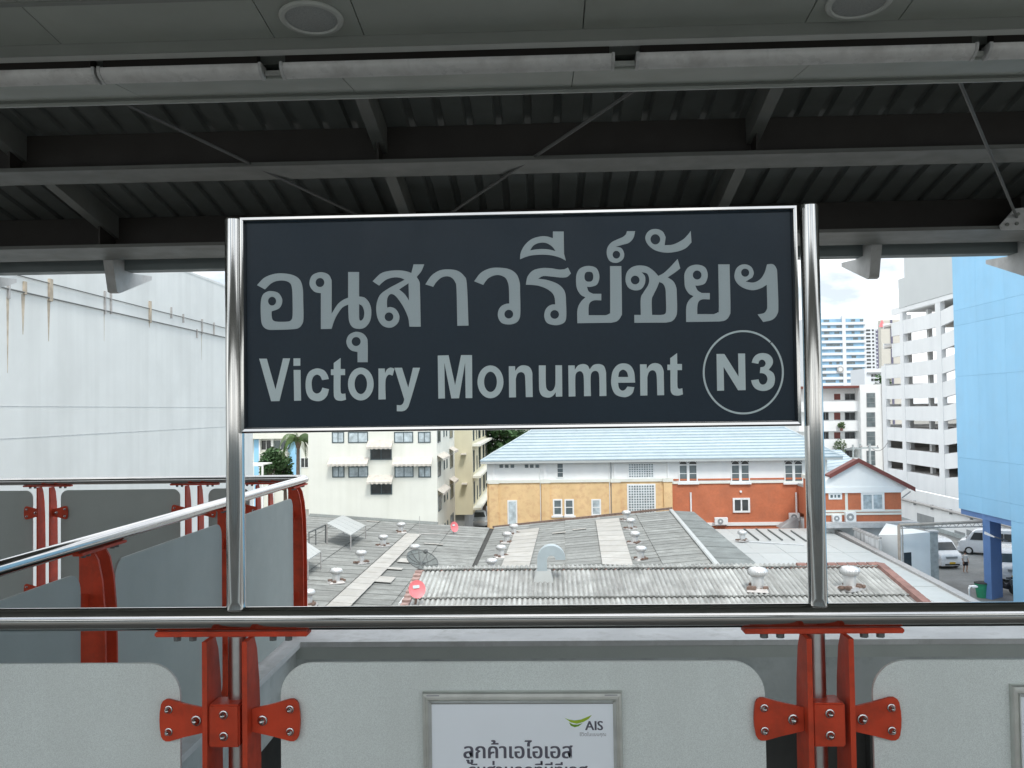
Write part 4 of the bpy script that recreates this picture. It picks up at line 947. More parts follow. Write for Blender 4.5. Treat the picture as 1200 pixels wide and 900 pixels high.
# dishes
def dish(c, r, depth, nrm, mt, name_part, ribs=0, mtr=None, parent=None):
    nrm = Vector(nrm).normalized(); Rm = nrm.to_track_quat('Z', 'Y').to_matrix().to_4x4(); T = Matrix.Translation(c) @ Rm
    n = 28; pr = [(.001, 0)]+[(r*k/6, depth*(k/6)**2) for k in range(1, 7)]
    prof = pr+[(r*1.0, depth+.012)]+[(a, b+.014) for a, b in reversed(pr)]
    MB(T).lathe(prof, n=n).build(name_part, mt, parent, True)
    if ribs:
        for i in range(ribs):
            a = 2*math.pi*i/ribs; mb = MB(T)
            mb.path([(p_*math.cos(a), p_*math.sin(a), z_+.02) for p_, z_ in pr[::2]]+[(r*math.cos(a), r*math.sin(a), depth+.02)], .014, n=4); mb.build('rib', mtr, parent)
        for fr_ in (1.0,): MB(T).path([(r*fr_*math.cos(2*math.pi*i/24), r*fr_*math.sin(2*math.pi*i/24), depth*fr_*fr_+.012) for i in range(25)], .018, n=4).build('rim', mtr, parent)
    return T
qd = aY(494, 657, 33.4)
ch = thing('chimney', (qd.x, 33.3, -6.9), 'old red brick pier under the dark mesh dish', 'chimney')
pb = aY(500, 671, 33.2)
for i in range(14):
    z = pb.z-.19*(i+1)
    for k in range(2): MB().box(pb.x-.30+.29*k, pb.x-.02+.29*k, 33.06-.02*(i % 2), 33.6, z, z+.175).build('brick', M_['brick'], ch)
MB().box(pb.x-.27, pb.x+.24, 33.12, 33.55, pb.z-3, pb.z-.01).build('core', M_['brick'], ch)
md = thing('satellite_dish', (qd.x, 33.6, qd.z-.45), 'dark mesh satellite dish tilted up on the brick pier', 'satellite dish')
T = dish((qd.x-.03, 33.4, qd.z-.14), .60, .20, (.36, -.38, .85), M_['mesh'], 'reflector', 10, M_['wire'], md)
f1 = T @ Vector((0, 0, .62))
for i in range(3):
    a = 2*math.pi*i/3+.4; MB().tube(T @ Vector((.6*math.cos(a), .6*math.sin(a), .2)), f1, .012, n=5).build('strut', M_['wire'], md)
MB(T).lathe([(.07, .54), (.08, .62), (.05, .68)], n=10).build('feed', M_['wire'], md)
MB().tube((qd.x-.03, 33.4, qd.z-.14), (qd.x-.0, 33.35, pb.z-.02), .05, n=8).tube((qd.x-.30, 33.3, pb.z-.6), (qd.x-.1, 33.35, qd.z-.25), .025, n=6).build('mount', M_['galvd'], md)
qp = aY(487.5, 691, 29.2)
pd = thing('satellite_dish', (qp.x, 29.2, qp.z-.5), 'small faded red satellite dish below the dark mesh dish', 'satellite dish')
T = dish((qp.x, 29.25, qp.z), .29, .07, (.50, -.84, .24), M_['pink'], 'reflector', 0, None, pd)
MB(T).prism([rounded(-.13, .10, .03, .13, .02, 3)], lambda a, b, d: (a, b, .045+d), .008).build('emblem', M_['letter2'], pd)
MB().tube((qp.x, 29.3, qp.z), (qp.x+.02, 29.4, qp.z-.1), .03, n=6).tube((qp.x+.02, 29.4, qp.z-.1), (qp.x-.2, 29.4, -5.4), .04, n=8).build('mount', M_['rustm'], pd)
qp = aY(531.5, 617.5, 62)
pd2 = thing('satellite_dish', (qp.x, 62, qp.z-.5), 'distant faded red satellite dish at the foot of the cream apartments', 'satellite dish')
T = dish((qp.x, 62, qp.z), .36, .08, (.75, -.6, .2), M_['pink'], 'reflector', 0, None, pd2)
MB(T).prism([rounded(-.13, .10, .06, .17, .02, 3)], lambda a, b, d: (a, b, .05+d), .008).build('emblem', M_['letter2'], pd2)
MB().tube((qp.x, 62.1, qp.z), (qp.x-.05, 62.15, lz(qp.x)), .04, n=6).build('mount', M_['galvd'], pd2)
# aerial on the left roof
qa = aZ(492, 634, lz(-8)); ae = thing('roof_aerial', (qa.x, qa.y, qa.z), 'thin tv aerial standing on the left grey roof', 'aerial')
MB().tube((qa.x, qa.y, lz(qa.x)), (qa.x, qa.y, qa.z+1.6), .02, n=5).build('mast', M_['galvd'], ae)
MB().tube((qa.x, qa.y, qa.z+.45), (qa.x+1.3, qa.y+.2, qa.z+.45), .02, n=5).build('boom', M_['galvd'], ae)

# white sheet canopies on legs over the left roof
def sheet_canopy(pts, z, label):
    P = [aZ(px, py, zz) for (px, py), zz in zip(pts, z)]; cxy = sum(P, Vector())/4
    t = thing('sheet_canopy', (cxy.x, cxy.y, lz(cxy.x)), label, 'canopy', 'white sheet canopies on the left roof')
    for k in range(4):
        a0, a1 = k/4+.004, (k+1)/4-.004
        c = [P[0].lerp(P[3], a0), P[1].lerp(P[2], a0), P[1].lerp(P[2], a1), P[0].lerp(P[3], a1)]
        MB().hexa([v-Vector((0, 0, .05)) for v in c]+c).build('sheet', M_['wroof'], t)
    for p_ in P: MB().tube((p_.x, p_.y, p_.z-.05), (p_.x, p_.y, lz(p_.x)), .04, n=6).build('leg', M_['galvd'], t)
sheet_canopy([(383, 613), (411, 627), (428.5, 615.5), (402, 603.5)], (-5.05, -5.55, -5.55, -5.05), 'white sheet canopy on thin legs at the foot of the cream apartments')
sheet_canopy([(345, 640), (361, 656), (376, 646), (358, 634)], (-5.2, -5.5, -5.5, -5.2), 'white sheet canopy cut off by the red end post')
rl = thing('roof_railing', (-16, 58, -6), 'short dark railing on the left roof beside the white sheet canopy', 'railing')
a, b = aZ(362, 624, -5.4), aZ(381.5, 615, -5.2)
MB().tube(a, b, .05, n=6).tube(a-Vector((0, 0, .0)), (a.x, a.y, lz(a.x)), .04, n=6).tube(b, (b.x, b.y, lz(b.x)), .05, n=6).tube(a.lerp(b, .4), (a.lerp(b, .4).x, a.lerp(b, .4).y, lz(a.x)), .04, n=6).build('rail', M_['wire'], rl)

# ------------------------------------------------------------------ long building with the blue tiled hip roof
YY = 70
yb = thing('long_building', (8.5, YY+5, GZ), 'long ochre and orange brick building with pale blue hipped roof', 'building')
XL, XM, XR = -4.5, 9.72, 21.55; ZB, ZE = -3.92, -2.35
MB().box(XL, XM, YY, 82, GZ, ZB).build('wall', M_['yellow'], yb)
MB().box(XM+.001, XR, YY+.02, 82, GZ, ZB-.2).build('wall', M_['orange'], yb)
MB().box(XL, XR, YY+.03, 81.9, ZB-.199, ZE+.05).build('upper_wall', M_['white'], yb)
MB().box(XL-.05, XM+.02, YY-.09, YY+.0, ZB-.09, ZB+.13).build('cornice', M_['cream'], yb)
MB().box(XM+.021, XR+.05, YY-.06, YY+.029, ZB-.30, ZB-.17).build('cornice', M_['cream'], yb)
MB().box(XM+.021, XR+.05, YY-.03, YY+.029, ZB-.05, ZB+.08).build('brick_band', M_['orange'], yb)
MB().box(XM+1.5, XR, YY-.06, YY+.019, -7.45, -7.2).build('plinth', M_['white'], yb)
for a, b in ((573, 584), (634.5, 644), (716.5, 726.5), (777.5, 787.5)):
    x0, x1 = aY(a, 570, YY).x, aY(b, 570, YY).x
    MB().box(x0, x1, YY-.16, YY-.001, GZ, ZB-.091).build('pilaster', M_['yellow'], yb)
    MB().box(x0-.07, x1+.07, YY-.22, YY-.091, ZB-.12, ZB+.16).build('pilaster_cap', M_['cream'], yb)
for a, b in ((577, 580), (637, 640.5), (719.5, 722), (782, 784.5)):
    x0, x1 = aY(a, 555, YY).x, aY(b, 555, YY).x
    MB().box(x0, x1, YY-.08, YY+.029, ZB+.17, ZE).build('downpipe', M_['wframe'], yb)
for a in (633, 716, 714): 
    x0 = aY(a, 555, YY).x; MB().tube((x0, YY-.05, -7.4), (x0, YY-.05, ZE), .03, n=6).build('downpipe', M_['wframe'] if a < 715 else M_['shutter'], yb)
for a in (809.5, 933):
    x0 = aY(a, 590, YY).x; MB().tube((x0, YY-.06, -7.9), (x0, YY-.06, aY(a, 577, YY).z), .07, n=8).build('vent_pipe', M_['wframe'], yb)
def yw(a, b, c, d, fm, pm, nx, ny, fw=.06, **k):
    p, w, h = wy(a, b, c, d, YY); win(yb, (p.x, YY-.0 if p.z < ZB else YY+.03, p.z), w, h, M_[fm], M_[pm], nx, ny, fw, **k)
for a in (585.3, 591.8, 598.3, 615, 621, 627.5): yw(a, 544.3, a+4.2, 548.3, 'wframe', 'glass', 1, 1, .04)
yw(653.5, 543.5, 659.5, 559, 'wframe', 'glass', 1, 3)
for a, c in ((649.8, 657.2), (663.3, 670.8), (694.8, 702.5)): yw(a, 586.5, c, 602.5, 'wframe', 'glass' if a < 690 else 'curtain', 1, 2, .11, sill=True)
p, w, h = wy(596.5, 587.5, 604.5, 618, YY)
dr = MB().box(p.x-.1, p.x+w+.1, YY-.06, YY-.001, p.z, p.z+h+.1).build('door', M_['wframe'], yb); MB().box(p.x, p.x+w, YY-.085, YY-.061, p.z, p.z+h).build('leaf', M_['curtain'], dr)
# glass block windows
def blocks(a, b, c, d, nx, ny, yy):
    p, w, h = wy(a, b, c, d, YY)
    o = MB().box(p.x-.1, p.x+w+.1, yy-.05, yy-.001, p.z-.1, p.z+h+.1).build('window', M_['wframe'], yb); sx_, sz_ = w/nx, h/ny; mb = MB()
    for i in range(nx):
        for j in range(ny): mb.box(p.x+sx_*i+.025, p.x+sx_*(i+1)-.025, yy-.065, yy-.051, p.z+sz_*j+.025, p.z+sz_*(j+1)-.025)
    mb.build('glass_block', M_['curtain'], o, kind='stuff')
    mb = MB()
    for i in range(nx): 
        for j in range(ny): mb.box(p.x+sx_*i+.05, p.x+sx_*(i+1)-.05, yy-.0665, yy-.0655, p.z+sz_*j+.06, p.z+sz_*(j+1)-.05)
    mb.build('block_core', M_['glass'], o, kind='stuff')
blocks(736.8, 543.2, 765.5, 559.5, 10, 6, YY+.03); blocks(736.8, 568.3, 766.5, 605, 10, 12, YY)
# arched double windows
for a in (797.8, 859, 921.5):
    x0, x1 = aY(a-1.5, 565, YY).x, aY(a+19, 565, YY).x; zb_, zt = aY(a, 564.5, YY).z, aY(a, 545.5, YY).z; ws = (x1-x0-.14)/2
    mb = MB().box(x0-.14, x1+.14, YY-.14, YY+.029, zb_-.2, zb_-.03)
    loops = []
    out_ = [(x0-.05, zb_-.02), (x1+.05, zb_-.02), (x1+.05, zt+.1)]
    for cxw in (x1-ws/2, x0+ws/2): out_ += [(cxw+(ws/2+.07)*math.cos(R(12*i)), zt+(ws/2+.07)*math.sin(R(12*i))) for i in range(1, 15)]
    out_ += [(x0-.05, zt+.1)]
    holes = []
    for xa in (x0, x1-ws):
        cxw = xa+ws/2
        holes.append([(xa+.03, zb_+.05), (xa+ws-.03, zb_+.05), (xa+ws-.03, zt)]+[])
        holes[-1] += [(xa+.03, zt)]
        holes.append([(cxw+(ws/2-.02)*math.cos(R(15*i)), zt+.09+(ws/2-.04)*math.sin(R(15*i))) for i in range(13)])
    mb.prism([out_]+holes, lambda a_, b_, d_: (a_, YY-.05+d_, b_), .079)
    o = mb.build('window', M_['wframe'], yb)
    for xa in (x0, x1-ws):
        MB().box(xa, xa+ws, YY+.0, YY+.0285, zb_+.02, zt+.045).build('pane', M_['glass'], o)
        MB().box(xa, xa+ws, YY+.0, YY+.0285, zt+.046, zt+ws/2+.06).build('fanlight', M_['dark'], o)
        MB().box(xa+.03, xa+ws-.03, YY-.03, YY-.001, (zb_+zt)/2-.02, (zb_+zt)/2+.02).build('glazing_bar', M_['wframe'], o)
p, w, h = wy(861, 585.5, 876.5, 598.5, YY); win(yb, (p.x, YY+.02, p.z), w, h, M_['wframe'], M_['dark'], 2, 1, .14, out=.09)
p = aY(868, 576, YY); MB().tube((p.x, YY+.02, p.z), (p.x, YY-.1, p.z), .09, n=8).build('wall_lamp', M_['wframe'], yb)
MB().box(XR+.0, XR+.02, YY, YY+.1, GZ, ZB).build('corner_strip', M_['orange'], yb)
# roof: tiles in courses (front slope), hips
EZ = -2.28; RZ_ = .95; yr = YY+5.0; EYf = YY-.55
eL, eR = -4.95, 22.55
rf = MB().hexa([(eL, EYf, EZ-.16), (eR, EYf, EZ-.16), (eR, 82.5, EZ-.16), (eL, 82.5, EZ-.16), (eL, EYf, EZ-.02), (eR, EYf, EZ-.02), (eR, 82.5, EZ-.02), (eL, 82.5, EZ-.02)]).build('soffit', M_['shutter'], yb)
MB().box(eL, eR, EYf-.03, EYf-.001, EZ-.2, EZ+.0).build('fascia', M_['wroof'], yb)
rL, rR = .75, 17.6
nC = 15
for i in range(nC):
    t0, t1 = i/nC, (i+1)/nC+.004
    def pt(t, e, dz): 
        xx = (eL+(rL-eL)*t) if e == 0 else (eR+(rR-eR)*t); return (xx, EYf+(yr-EYf)*t, EZ+(RZ_-EZ)*t+dz)
    MB().hexa([pt(t0, 0, -.02), pt(t0, 1, -.02), pt(t1, 1, -.03), pt(t1, 0, -.03), pt(t0, 0, .075), pt(t0, 1, .075), pt(t1, 1, .01), pt(t1, 0, .01)]).build('tile_course', M_['blueroof'], yb)
    e = [pt(t0, 0, -.02), pt(t0, 1, -.02), pt(t0, 1, .06), pt(t0, 0, .06)]; MB().hexa([(a[0], a[1]-.05, a[2]) for a in e[:2]]+[(a[0], a[1]-.004, a[2]) for a in (e[1], e[0])]+[(a[0], a[1]-.05, a[2]) for a in (e[3], e[2])]+[(a[0], a[1]-.004, a[2]) for a in (e[2], e[3])]).build('course_shadow', M_['tileshade'], yb)  # darker strip paints the shadow line under each tile course
MB().add([(eL, EYf, EZ), (rL, yr, RZ_), (rL, yr+1, RZ_), (eL, 82.5, EZ)], [(0, 1, 2, 3)]).add([(eR, EYf, EZ), (eR, 82.5, EZ), (rR, yr+1, RZ_), (rR, yr, RZ_)], [(0, 1, 2, 3)]).add([(eL, 82.5, EZ), (rL, yr+1, RZ_), (rR, yr+1, RZ_), (eR, 82.5, EZ)], [(0, 1, 2, 3)]).add([(rL, yr, RZ_), (rR, yr, RZ_), (rR, yr+1, RZ_), (rL, yr+1, RZ_)], [(0, 1, 2, 3)]).build('roof_slope', M_['blueroof'], yb)
for e_, r_ in ((eL, rL), (eR, rR)): MB().tube((e_, EYf, EZ+.02), (r_, yr, RZ_+.03), .09, n=6).build('hip_ridge', M_['blueroof'], yb)

# AC units
def ac(px, py, Y, w, h, label, z=None):
    p = aY(px, py, Y); x0, z0 = p.x-w/2, p.z
    t = thing('air_conditioner', (p.x, Y, z0), label, 'air conditioner', 'outdoor air conditioner units')
    MB().bbox(x0, x0+w, Y-.36, Y-.02, z0, z0+h, .02).build('casing', M_['wframe'], t)
    MB().tube((x0+w*.42, Y-.361, z0+h/2), (x0+w*.42, Y-.39, z0+h/2), h*.38, n=20).build('fan_grille', M_['shutter'], t)
    MB().tube((x0+w*.42, Y-.391, z0+h/2), (x0+w*.42, Y-.40, z0+h/2), h*.14, n=14).build('hub', M_['wframe'], t)
    for sx_ in (.1, .85): MB().box(x0+w*sx_, x0+w*sx_+.06, Y-.35, Y-.05, z0-.09, z0-.001).build('foot', M_['shutter'], t)
    return t
ac(844.5, 614.5, YY-.2, .98, .55, 'white air conditioner at the foot of the orange wall beside the dark roof slope')
ac(930, 610, YY-.2, .75, .6, 'white air conditioner behind the grey tarpaulin tent')
tp = aY(925, 619, YY-1.2)
tt = thing('tarpaulin_tent', (tp.x, YY-1.2, wz(68)), 'grey tarpaulin peak on the white metal roof by the orange wall', 'tarpaulin')
a, b, c = aY(914, 619, YY-1.6), aY(936, 619, YY-1.2), aY(928, 606, YY-.9)
MB().add([a, b, (b.x, YY-.4, b.z), (a.x, YY-.4, a.z), c, (c.x+.5, c.y, c.z-.05)], [(0, 1, 5, 4), (1, 2, 5), (2, 3, 4, 5), (3, 0, 4), (3, 2, 1, 0)]).build('sheet', M_['shutter'], tt)

# ------------------------------------------------------------------ gabled house
GY = 64
gb = thing('gabled_house', (22.3, GY, GZ), 'small orange brick house with white gable and maroon roof edge', 'house')
gx0, gx1 = 19.3, 24.72
zw = aY(1010, 577, GY).z; zl = aY(1010, 611, GY).z
MB().box(gx0, gx1, GY, 74, zl-.0, zw).build('wall', M_['orange'], gb)
MB().box(gx0, gx1-.3, GY+.3, 74, GZ, zl-.36).build('lower_wall', M_['white'], gb)
MB().box(gx0, gx1+.9, GY-.75, GY+.5, zl-.35, zl-.001).build('ledge', M_['cap'], gb)
ap = aY(1004.5, 541, GY); er = aY(1068, 573.5, GY); el = (2*ap.x-er.x, er.z)
MB().prism([[(gx0-.1, zw), (gx1+.02, zw), (er.x-.25, er.z+.12), (ap.x, ap.z+.05), (gx0+.5, ap.z+.05-(ap.x-gx0-.5)*(ap.z-er.z+.09)/(er.x+.15-ap.x)), (gx0-.1, zw+.3)]], lambda a, b, d: (a, GY-.05+d, b), .75).build('gable', M_['white'], gb)
zc_ = aY(1010, 570.5, GY).z
MB().box(gx0-.1, gx1+.02, GY-.12, GY-.051, zw-.02, zw+.38).build('gable_band', M_['white'], gb)
for (x0, z0, x1, z1) in ((ap.x, ap.z+.06, er.x+.15, er.z-.03), (ap.x, ap.z+.06, 19.75, ap.z+.06-(ap.x-19.75)*(ap.z-er.z+.09)/(er.x+.15-ap.x))):
    MB().hexa([(x0, GY-.28, z0), (x1, GY-.28, z1), (x1, GY+.8, z1), (x0, GY+.8, z0), (x0, GY-.28, z0+.12), (x1, GY-.28, z1+.12), (x1, GY+.8, z1+.12), (x0, GY+.8, z0+.12)]).build('roof_slope', M_['maroon'], gb)
    MB().hexa([(x0, GY-.34, z0-.10), (x1, GY-.34, z1-.10), (x1, GY-.281, z1-.10), (x0, GY-.281, z0-.10), (x0, GY-.34, z0+.2), (x1, GY-.34, z1+.2), (x1, GY-.281, z1+.2), (x0, GY-.281, z0+.2)]).build('barge_board', M_['maroon'], gb)
p, w, h = wy(1011.5, 579.5, 1033.5, 596.5, GY)
win(gb, (p.x, GY, p.z), w, h, M_['wframe'], M_['curtain'], 2, 1, .14, out=.08)
p, w, h = wy(973, 579.8, 984.5, 583.3, GY); win(gb, (p.x, GY, p.z), w, h, M_['wframe'], M_['glass'], 3, 1, .12)
z1_ = aY(1010, 598.5, GY).z; z2_ = aY(1010, 602, GY).z
for z in (z1_, z2_): MB().box(gx0, gx1+.03, GY-.07, GY-.001, z-.08, z+.07).build('band', M_['cream'], gb)
xv = aY(991.8, 590, GY).x; MB().box(xv-.09, xv+.09, GY-.05, GY-.001, z1_+.071, zw-.03).build('band', M_['cream'], gb)
a = aY(1067, 576, GY-.2); b = aY(1057, 583.5, GY-.2); MB().tube(a, b, .045, n=6).build('brace', M_['shutter'], gb)
ac(979.5, 611, GY, .62, .5, 'smaller grey air conditioner beside the orange column')
ac(995.5, 611, GY, .72, .68, 'larger air conditioner with dark fan ring under the white house window')
oc = thing('brick_column', (20.3, 66, GZ), 'orange brick corner column with white cap beside the gabled house', 'column')
x0, x1 = aY(963.5, 590, 66.5).x, aY(970.5, 590, 66.5).x
MB().box(x0-.9, x1, 66.5, 68, GZ, aY(966, 561.5, 66.5).z).build('shaft', M_['orange'], oc); zq = aY(966, 561.5, 66.5).z
MB().box(x0-1, x1+.1, 66.4, 68.1, zq+.001, zq+.28).build('cap', M_['cream'], oc)
MB().box(x0-.6, x1-.15, 66.7, 67.8, zq+.281, EZ-.2).build('upper_shaft', M_['white'], oc)
lb = thing('shed_roof', (24, 76, -3.5), 'low pale blue ribbed roof behind the gabled house', 'roof')
a, b, c, d = aY(960, 560, 72), aY(1012, 549, 76), aY(985, 527, 84), aY(955, 527, 84)
MB().add([a, b, c, d]+[v-Vector((0, 0, .2)) for v in (a, b, c, d)], [(0, 1, 2, 3), (7, 6, 5, 4), (0, 4, 5, 1), (1, 5, 6, 2), (2, 6, 7, 3), (3, 7, 4, 0)]).build('sheet', M_['blueroof'], lb)
for i in range(9):
    t = (i+.5)/9; p0_, p1_ = a.lerp(d, t), b.lerp(c, t); MB().tube(p0_+Vector((0, 0, .03)), p1_+Vector((0, 0, .03)), .05, n=4).build('rib', M_['blueroof'], lb)
MB().hexa([(a.x, a.y, GZ), (b.x, b.y, GZ), (c.x, c.y, GZ), (d.x, d.y, GZ), a-Vector((0, 0, .21)), b-Vector((0, 0, .21)), c-Vector((0, 0, .21)), d-Vector((0, 0, .21))]).build('wall', M_['white'], lb)

MB().box(gx0-.05, gx1+.05, GY+.75, 74.1, zw+.001, zw+.2).build('flat_roof', M_['wroof'], gb)
# ------------------------------------------------------------------ yard between the roofs and the car park
pw = thing('streaked_wall', (22, 60, GZ), 'low white yard wall with black water streaks below the gabled house', 'wall')
a, b = aY(1001, 632, 62.5), aY(1030, 642, 56.5)
a.z = aY(1001, 620.5, 62.5).z; b.z = aY(1030, 633, 56.5).z
MB().hexa([(a.x, a.y, GZ), (b.x, b.y, GZ), (b.x+.2, b.y+.05, GZ), (a.x+.2, a.y+.05, GZ), a, b, b+Vector((.2, .05, 0)), a+Vector((.2, .05, 0))]).build('wall', M_['whited'], pw)
for i in range(9):
    t = (i+.3)/9; q_ = a.lerp(b, t); MB().hexa([(q_.x-.16, q_.y-.06, q_.z), (q_.x+.1, q_.y-.2, q_.z), (q_.x+.3, q_.y, q_.z), (q_.x, q_.y+.2, q_.z), (q_.x-.16, q_.y-.06, q_.z+.14), (q_.x+.1, q_.y-.2, q_.z+.14), (q_.x+.3, q_.y, q_.z+.14), (q_.x, q_.y+.2, q_.z+.14)]).build('coping', M_['galvd'], pw)
ht = thing('gatehouse', (24, 58.5, GZ), 'pale blue white block with dark door beside the grey pillar', 'building')
z = aY(1070, 622.5, 58).z
a, b, c = aY(1030, 640, 59), aY(1056, 640, 56.5), aY(1090, 640, 57.5)
MB().hexa([(a.x, 59, GZ), (b.x, 56.5, GZ), (c.x, 57.5, GZ), (c.x-1, 62, GZ), (a.x, 59, z-.35), (b.x, 56.5, z), (c.x, 57.5, z), (c.x-1, 62, z)]).build('wall', M_['white'], ht)
d0, d1 = aY(1059.5, 660, 56.55), aY(1067.5, 647, 56.8)
MB().hexa([(d0.x, 56.56, d0.z-2), (d1.x, 56.74, d0.z-2), (d1.x, 56.9, d0.z-2), (d0.x, 56.72, d0.z-2), (d0.x, 56.54, d1.z), (d1.x, 56.74, d1.z), (d1.x, 56.9, d1.z), (d0.x, 56.7, d1.z)]).build('door', M_['dark'], ht)
gp = thing('gate_pillar', (28, 60, GZ), 'stained grey concrete pillar beside the white van', 'pillar')
a, b = aY(1090.5, 640, 60), aY(1099.5, 640, 60); z = aY(1095, 624, 60).z
MB().box(a.x, b.x, 60, 60.6, GZ, z).build('shaft', M_['conc'], gp); MB().box(a.x-.06, b.x+.06, 59.94, 60.66, z+.001, z+.1).build('cap', M_['cap'], gp)
# pipe gantry
gt = thing('pipe_gantry', (25, 55.5, GZ), 'buff pipe gantry with hanging pipes crossing to the blue building', 'gantry')
a, b = aY(1053.5, 615.5, 55.5), aY(1158, 611, 57.5)
MB().tube(a, b, .09, n=8).build('beam', M_['pipe'], gt)
c, d = aY(1053.5, 619, 55.5), aY(1158, 617, 57.5); MB().tube(c, d, .035, n=6).build('lower_pipe', M_['galvd'], gt)
for i in range(22):
    t = i/22; u_ = (i+1)/22; p_, q_ = (a.lerp(b, t), c.lerp(d, u_)) if i % 2 else (c.lerp(d, t), a.lerp(b, u_)); MB().tube(p_, q_, .02, n=4).build('lattice', M_['galvd'], gt)
for px in (1053.3, 1057.3): 
    a = aY(px, 615, 55.5); MB().tube((a.x, 55.5, GZ), (a.x, 55.5, a.z-.05), .10 if px < 1055 else .05, n=8).build('post', M_['pipe'] if px < 1055 else M_['galvd'], gt)

# blue clad building
BX_ = 27.0; ZF = -5.2
bl = thing('clad_building', (34, 48, GZ), 'sky blue panel clad building over the van park at the right edge', 'building')
yf = 60.3; ysolid = 53.7
MB().box(BX_+.06, 46, 20, yf-.04, ZF+.02, 19).build('core', M_['blue'], bl)
zj = [ZF, -4.2, -1.87, 3.40, 6.72, 7.72, 13, 19.3]; yj = [yf, 57.15, 53.72, 50.3, 46.9, 43.5, 40]
for i in range(len(yj)-1):
    for j in range(len(zj)-1):
        MB().box(BX_, BX_+.05, yj[i+1]+.005, yj[i]-.005, zj[j]+.005, zj[j+1]-.005).build('cladding_panel', M_['blue'], bl)
for x0 in (27.06, 31, 35, 39):
    MB().box(x0, x0+3.9, yf-.039, yf, ZF, 19.3).build('cladding_panel', M_['blue'], bl)
MB().box(BX_+.05, 46, ysolid-10, ysolid, GZ, ZF+.019).build('lower_wall', M_['blue'], bl)
for i in range(2, 6): MB().box(BX_, BX_+.049, yj[i+1]+.008, min(yj[i], ysolid)-.008, GZ, ZF-.008).build('cladding_panel', M_['blue'], bl)
a, b, c = aY(1152.5, 650, 57.2), aY(1160, 650, 56.8), aY(1173, 650, 57.6)
MB().hexa([(a.x, 57.2, GZ), (b.x, 56.7, GZ), (c.x, 57.5, GZ), (c.x-.3, 58.3, GZ), (a.x, 57.2, ZF), (b.x, 56.7, ZF), (c.x, 57.5, ZF), (c.x-.3, 58.3, ZF)]).build('pillar', M_['blued'], bl)
MB().box(33, 33.8, 58.5, 59.5, GZ, ZF).box(38, 38.8, 58.5, 59.5, GZ, ZF).build('pillar', M_['blued'], bl)
MB().box(BX_+.1, 46, ysolid+.05, yf-.06, ZF-.35, ZF-.0).build('ceiling_beam', M_['blued'], bl)

# car park
cp = thing('car_park', (55, 115, GZ), 'white multi-storey car park with open decks beside the blue building', 'building')
CPX = 48.0; zc0 = 1.87; pit = 2.87
ys = [aX(px, 480, CPX).y for px in (1034.5, 1039, 1057, 1061, 1099.5, 1105.5, 1126)]
XS = [CPX, CPX, CPX, CPX, CPX, CPX, CPX-.0]
for k in range(-4, 5):
    zb = zc0+pit*k+.52; zt = zc0+pit*(k+1)-.52           # solid band between openings
    i0_ = 0 if k <= 1 else 1
    y0 = ys[0] if k <= 1 else aX(1047, 480, CPX).y
    if k == 4: zt = zb+.9
    zlow = GZ if k == -4 else zb
    if k == 1: zt = zc0+pit*2-.52
    ysm = [y0, ys[3], (ys[3]+ys[4])/2, ys[4], ys[5]]
    for q0, q1 in zip(ysm, ysm[1:]):
        MB().box(CPX, CPX+.35, q1+.006, q0-.006, zlow, zt).build('parapet', M_['park'], cp)
    # ramp bay, band climbing to the right
    MB().hexa([(CPX, ys[6], zlow+.5*(k > -4)), (CPX, ys[5]-.012, zlow), (CPX+.35, ys[5]-.012, zlow), (CPX+.35, ys[6], zlow+.5*(k > -4)), (CPX, ys[6], zt+.5), (CPX, ys[5]-.012, zt), (CPX+.35, ys[5]-.012, zt), (CPX+.35, ys[6], zt+.5)]).build('ramp_parapet', M_['park'], cp)
    if k < 4: MB().box(CPX+.36, CPX+18, ys[6]+.1, ys[0]-.1, zt-.28, zt-.02).build('floor_slab', M_['inner'], cp)
ztop = zc0+pit*4+.5
for yA, yB in ((ys[2], ys[3]), (ys[4], ys[5])):
    MB().box(CPX-.06, CPX+.5, yB, yA, GZ, ztop+.6).build('column', M_['park'], cp)
MB().box(CPX-.06, CPX+.5, ys[1], ys[0]+.03, GZ, zc0+pit*2-.5).build('column', M_['park'], cp)
MB().box(CPX+.4, CPX+14, ys[0]-.05, ys[0]+.25, GZ, zc0-pit*1.45).build('end_wall', M_['inner'], cp)
MB().box(CPX+12, CPX+12.3, ys[6], ys[0]-.06, GZ, zc0+pit*.5).build('inner_wall', M_['inner'], cp)
for k in range(-1, 5): MB().box(CPX+.4, CPX+14, ys[0]-.05, ys[0]+.25, zc0+pit*k-.9, zc0+pit*k-.18).build('end_parapet', M_['park'], cp)
for yy in (ys[1]-4, ys[3]-4): MB().box(CPX+1.5, CPX+2, yy-.3, yy+.3, GZ, ztop).build('inner_column', M_['park'], cp)
MB().box(CPX+.1, CPX+9, ys[6], ys[6]+.3, GZ, ztop+.6).build('inner_wall', M_['inner'], cp)
# grey box on top
g0_, g1_ = aX(1060, 330, 47.4).y, aX(1050, 330, 47.4).y
MB().box(47.85, 62, 98, aX(1060, 330, 47.85).y, 14.55, 26).build('top_box', M_['pgrey'], cp)
MB().box(47.85, 62, aX(1060, 330, 47.85).y+.01, aX(1052.5, 330, 47.85).y, 14.5, 18.4).build('top_box', M_['pgrey'], cp)
MB().box(47.9, 60, 99, aX(1052.5, 330, 47.85).y-.05, 13.95, 14.49).build('roof_slab', M_['park'], cp)
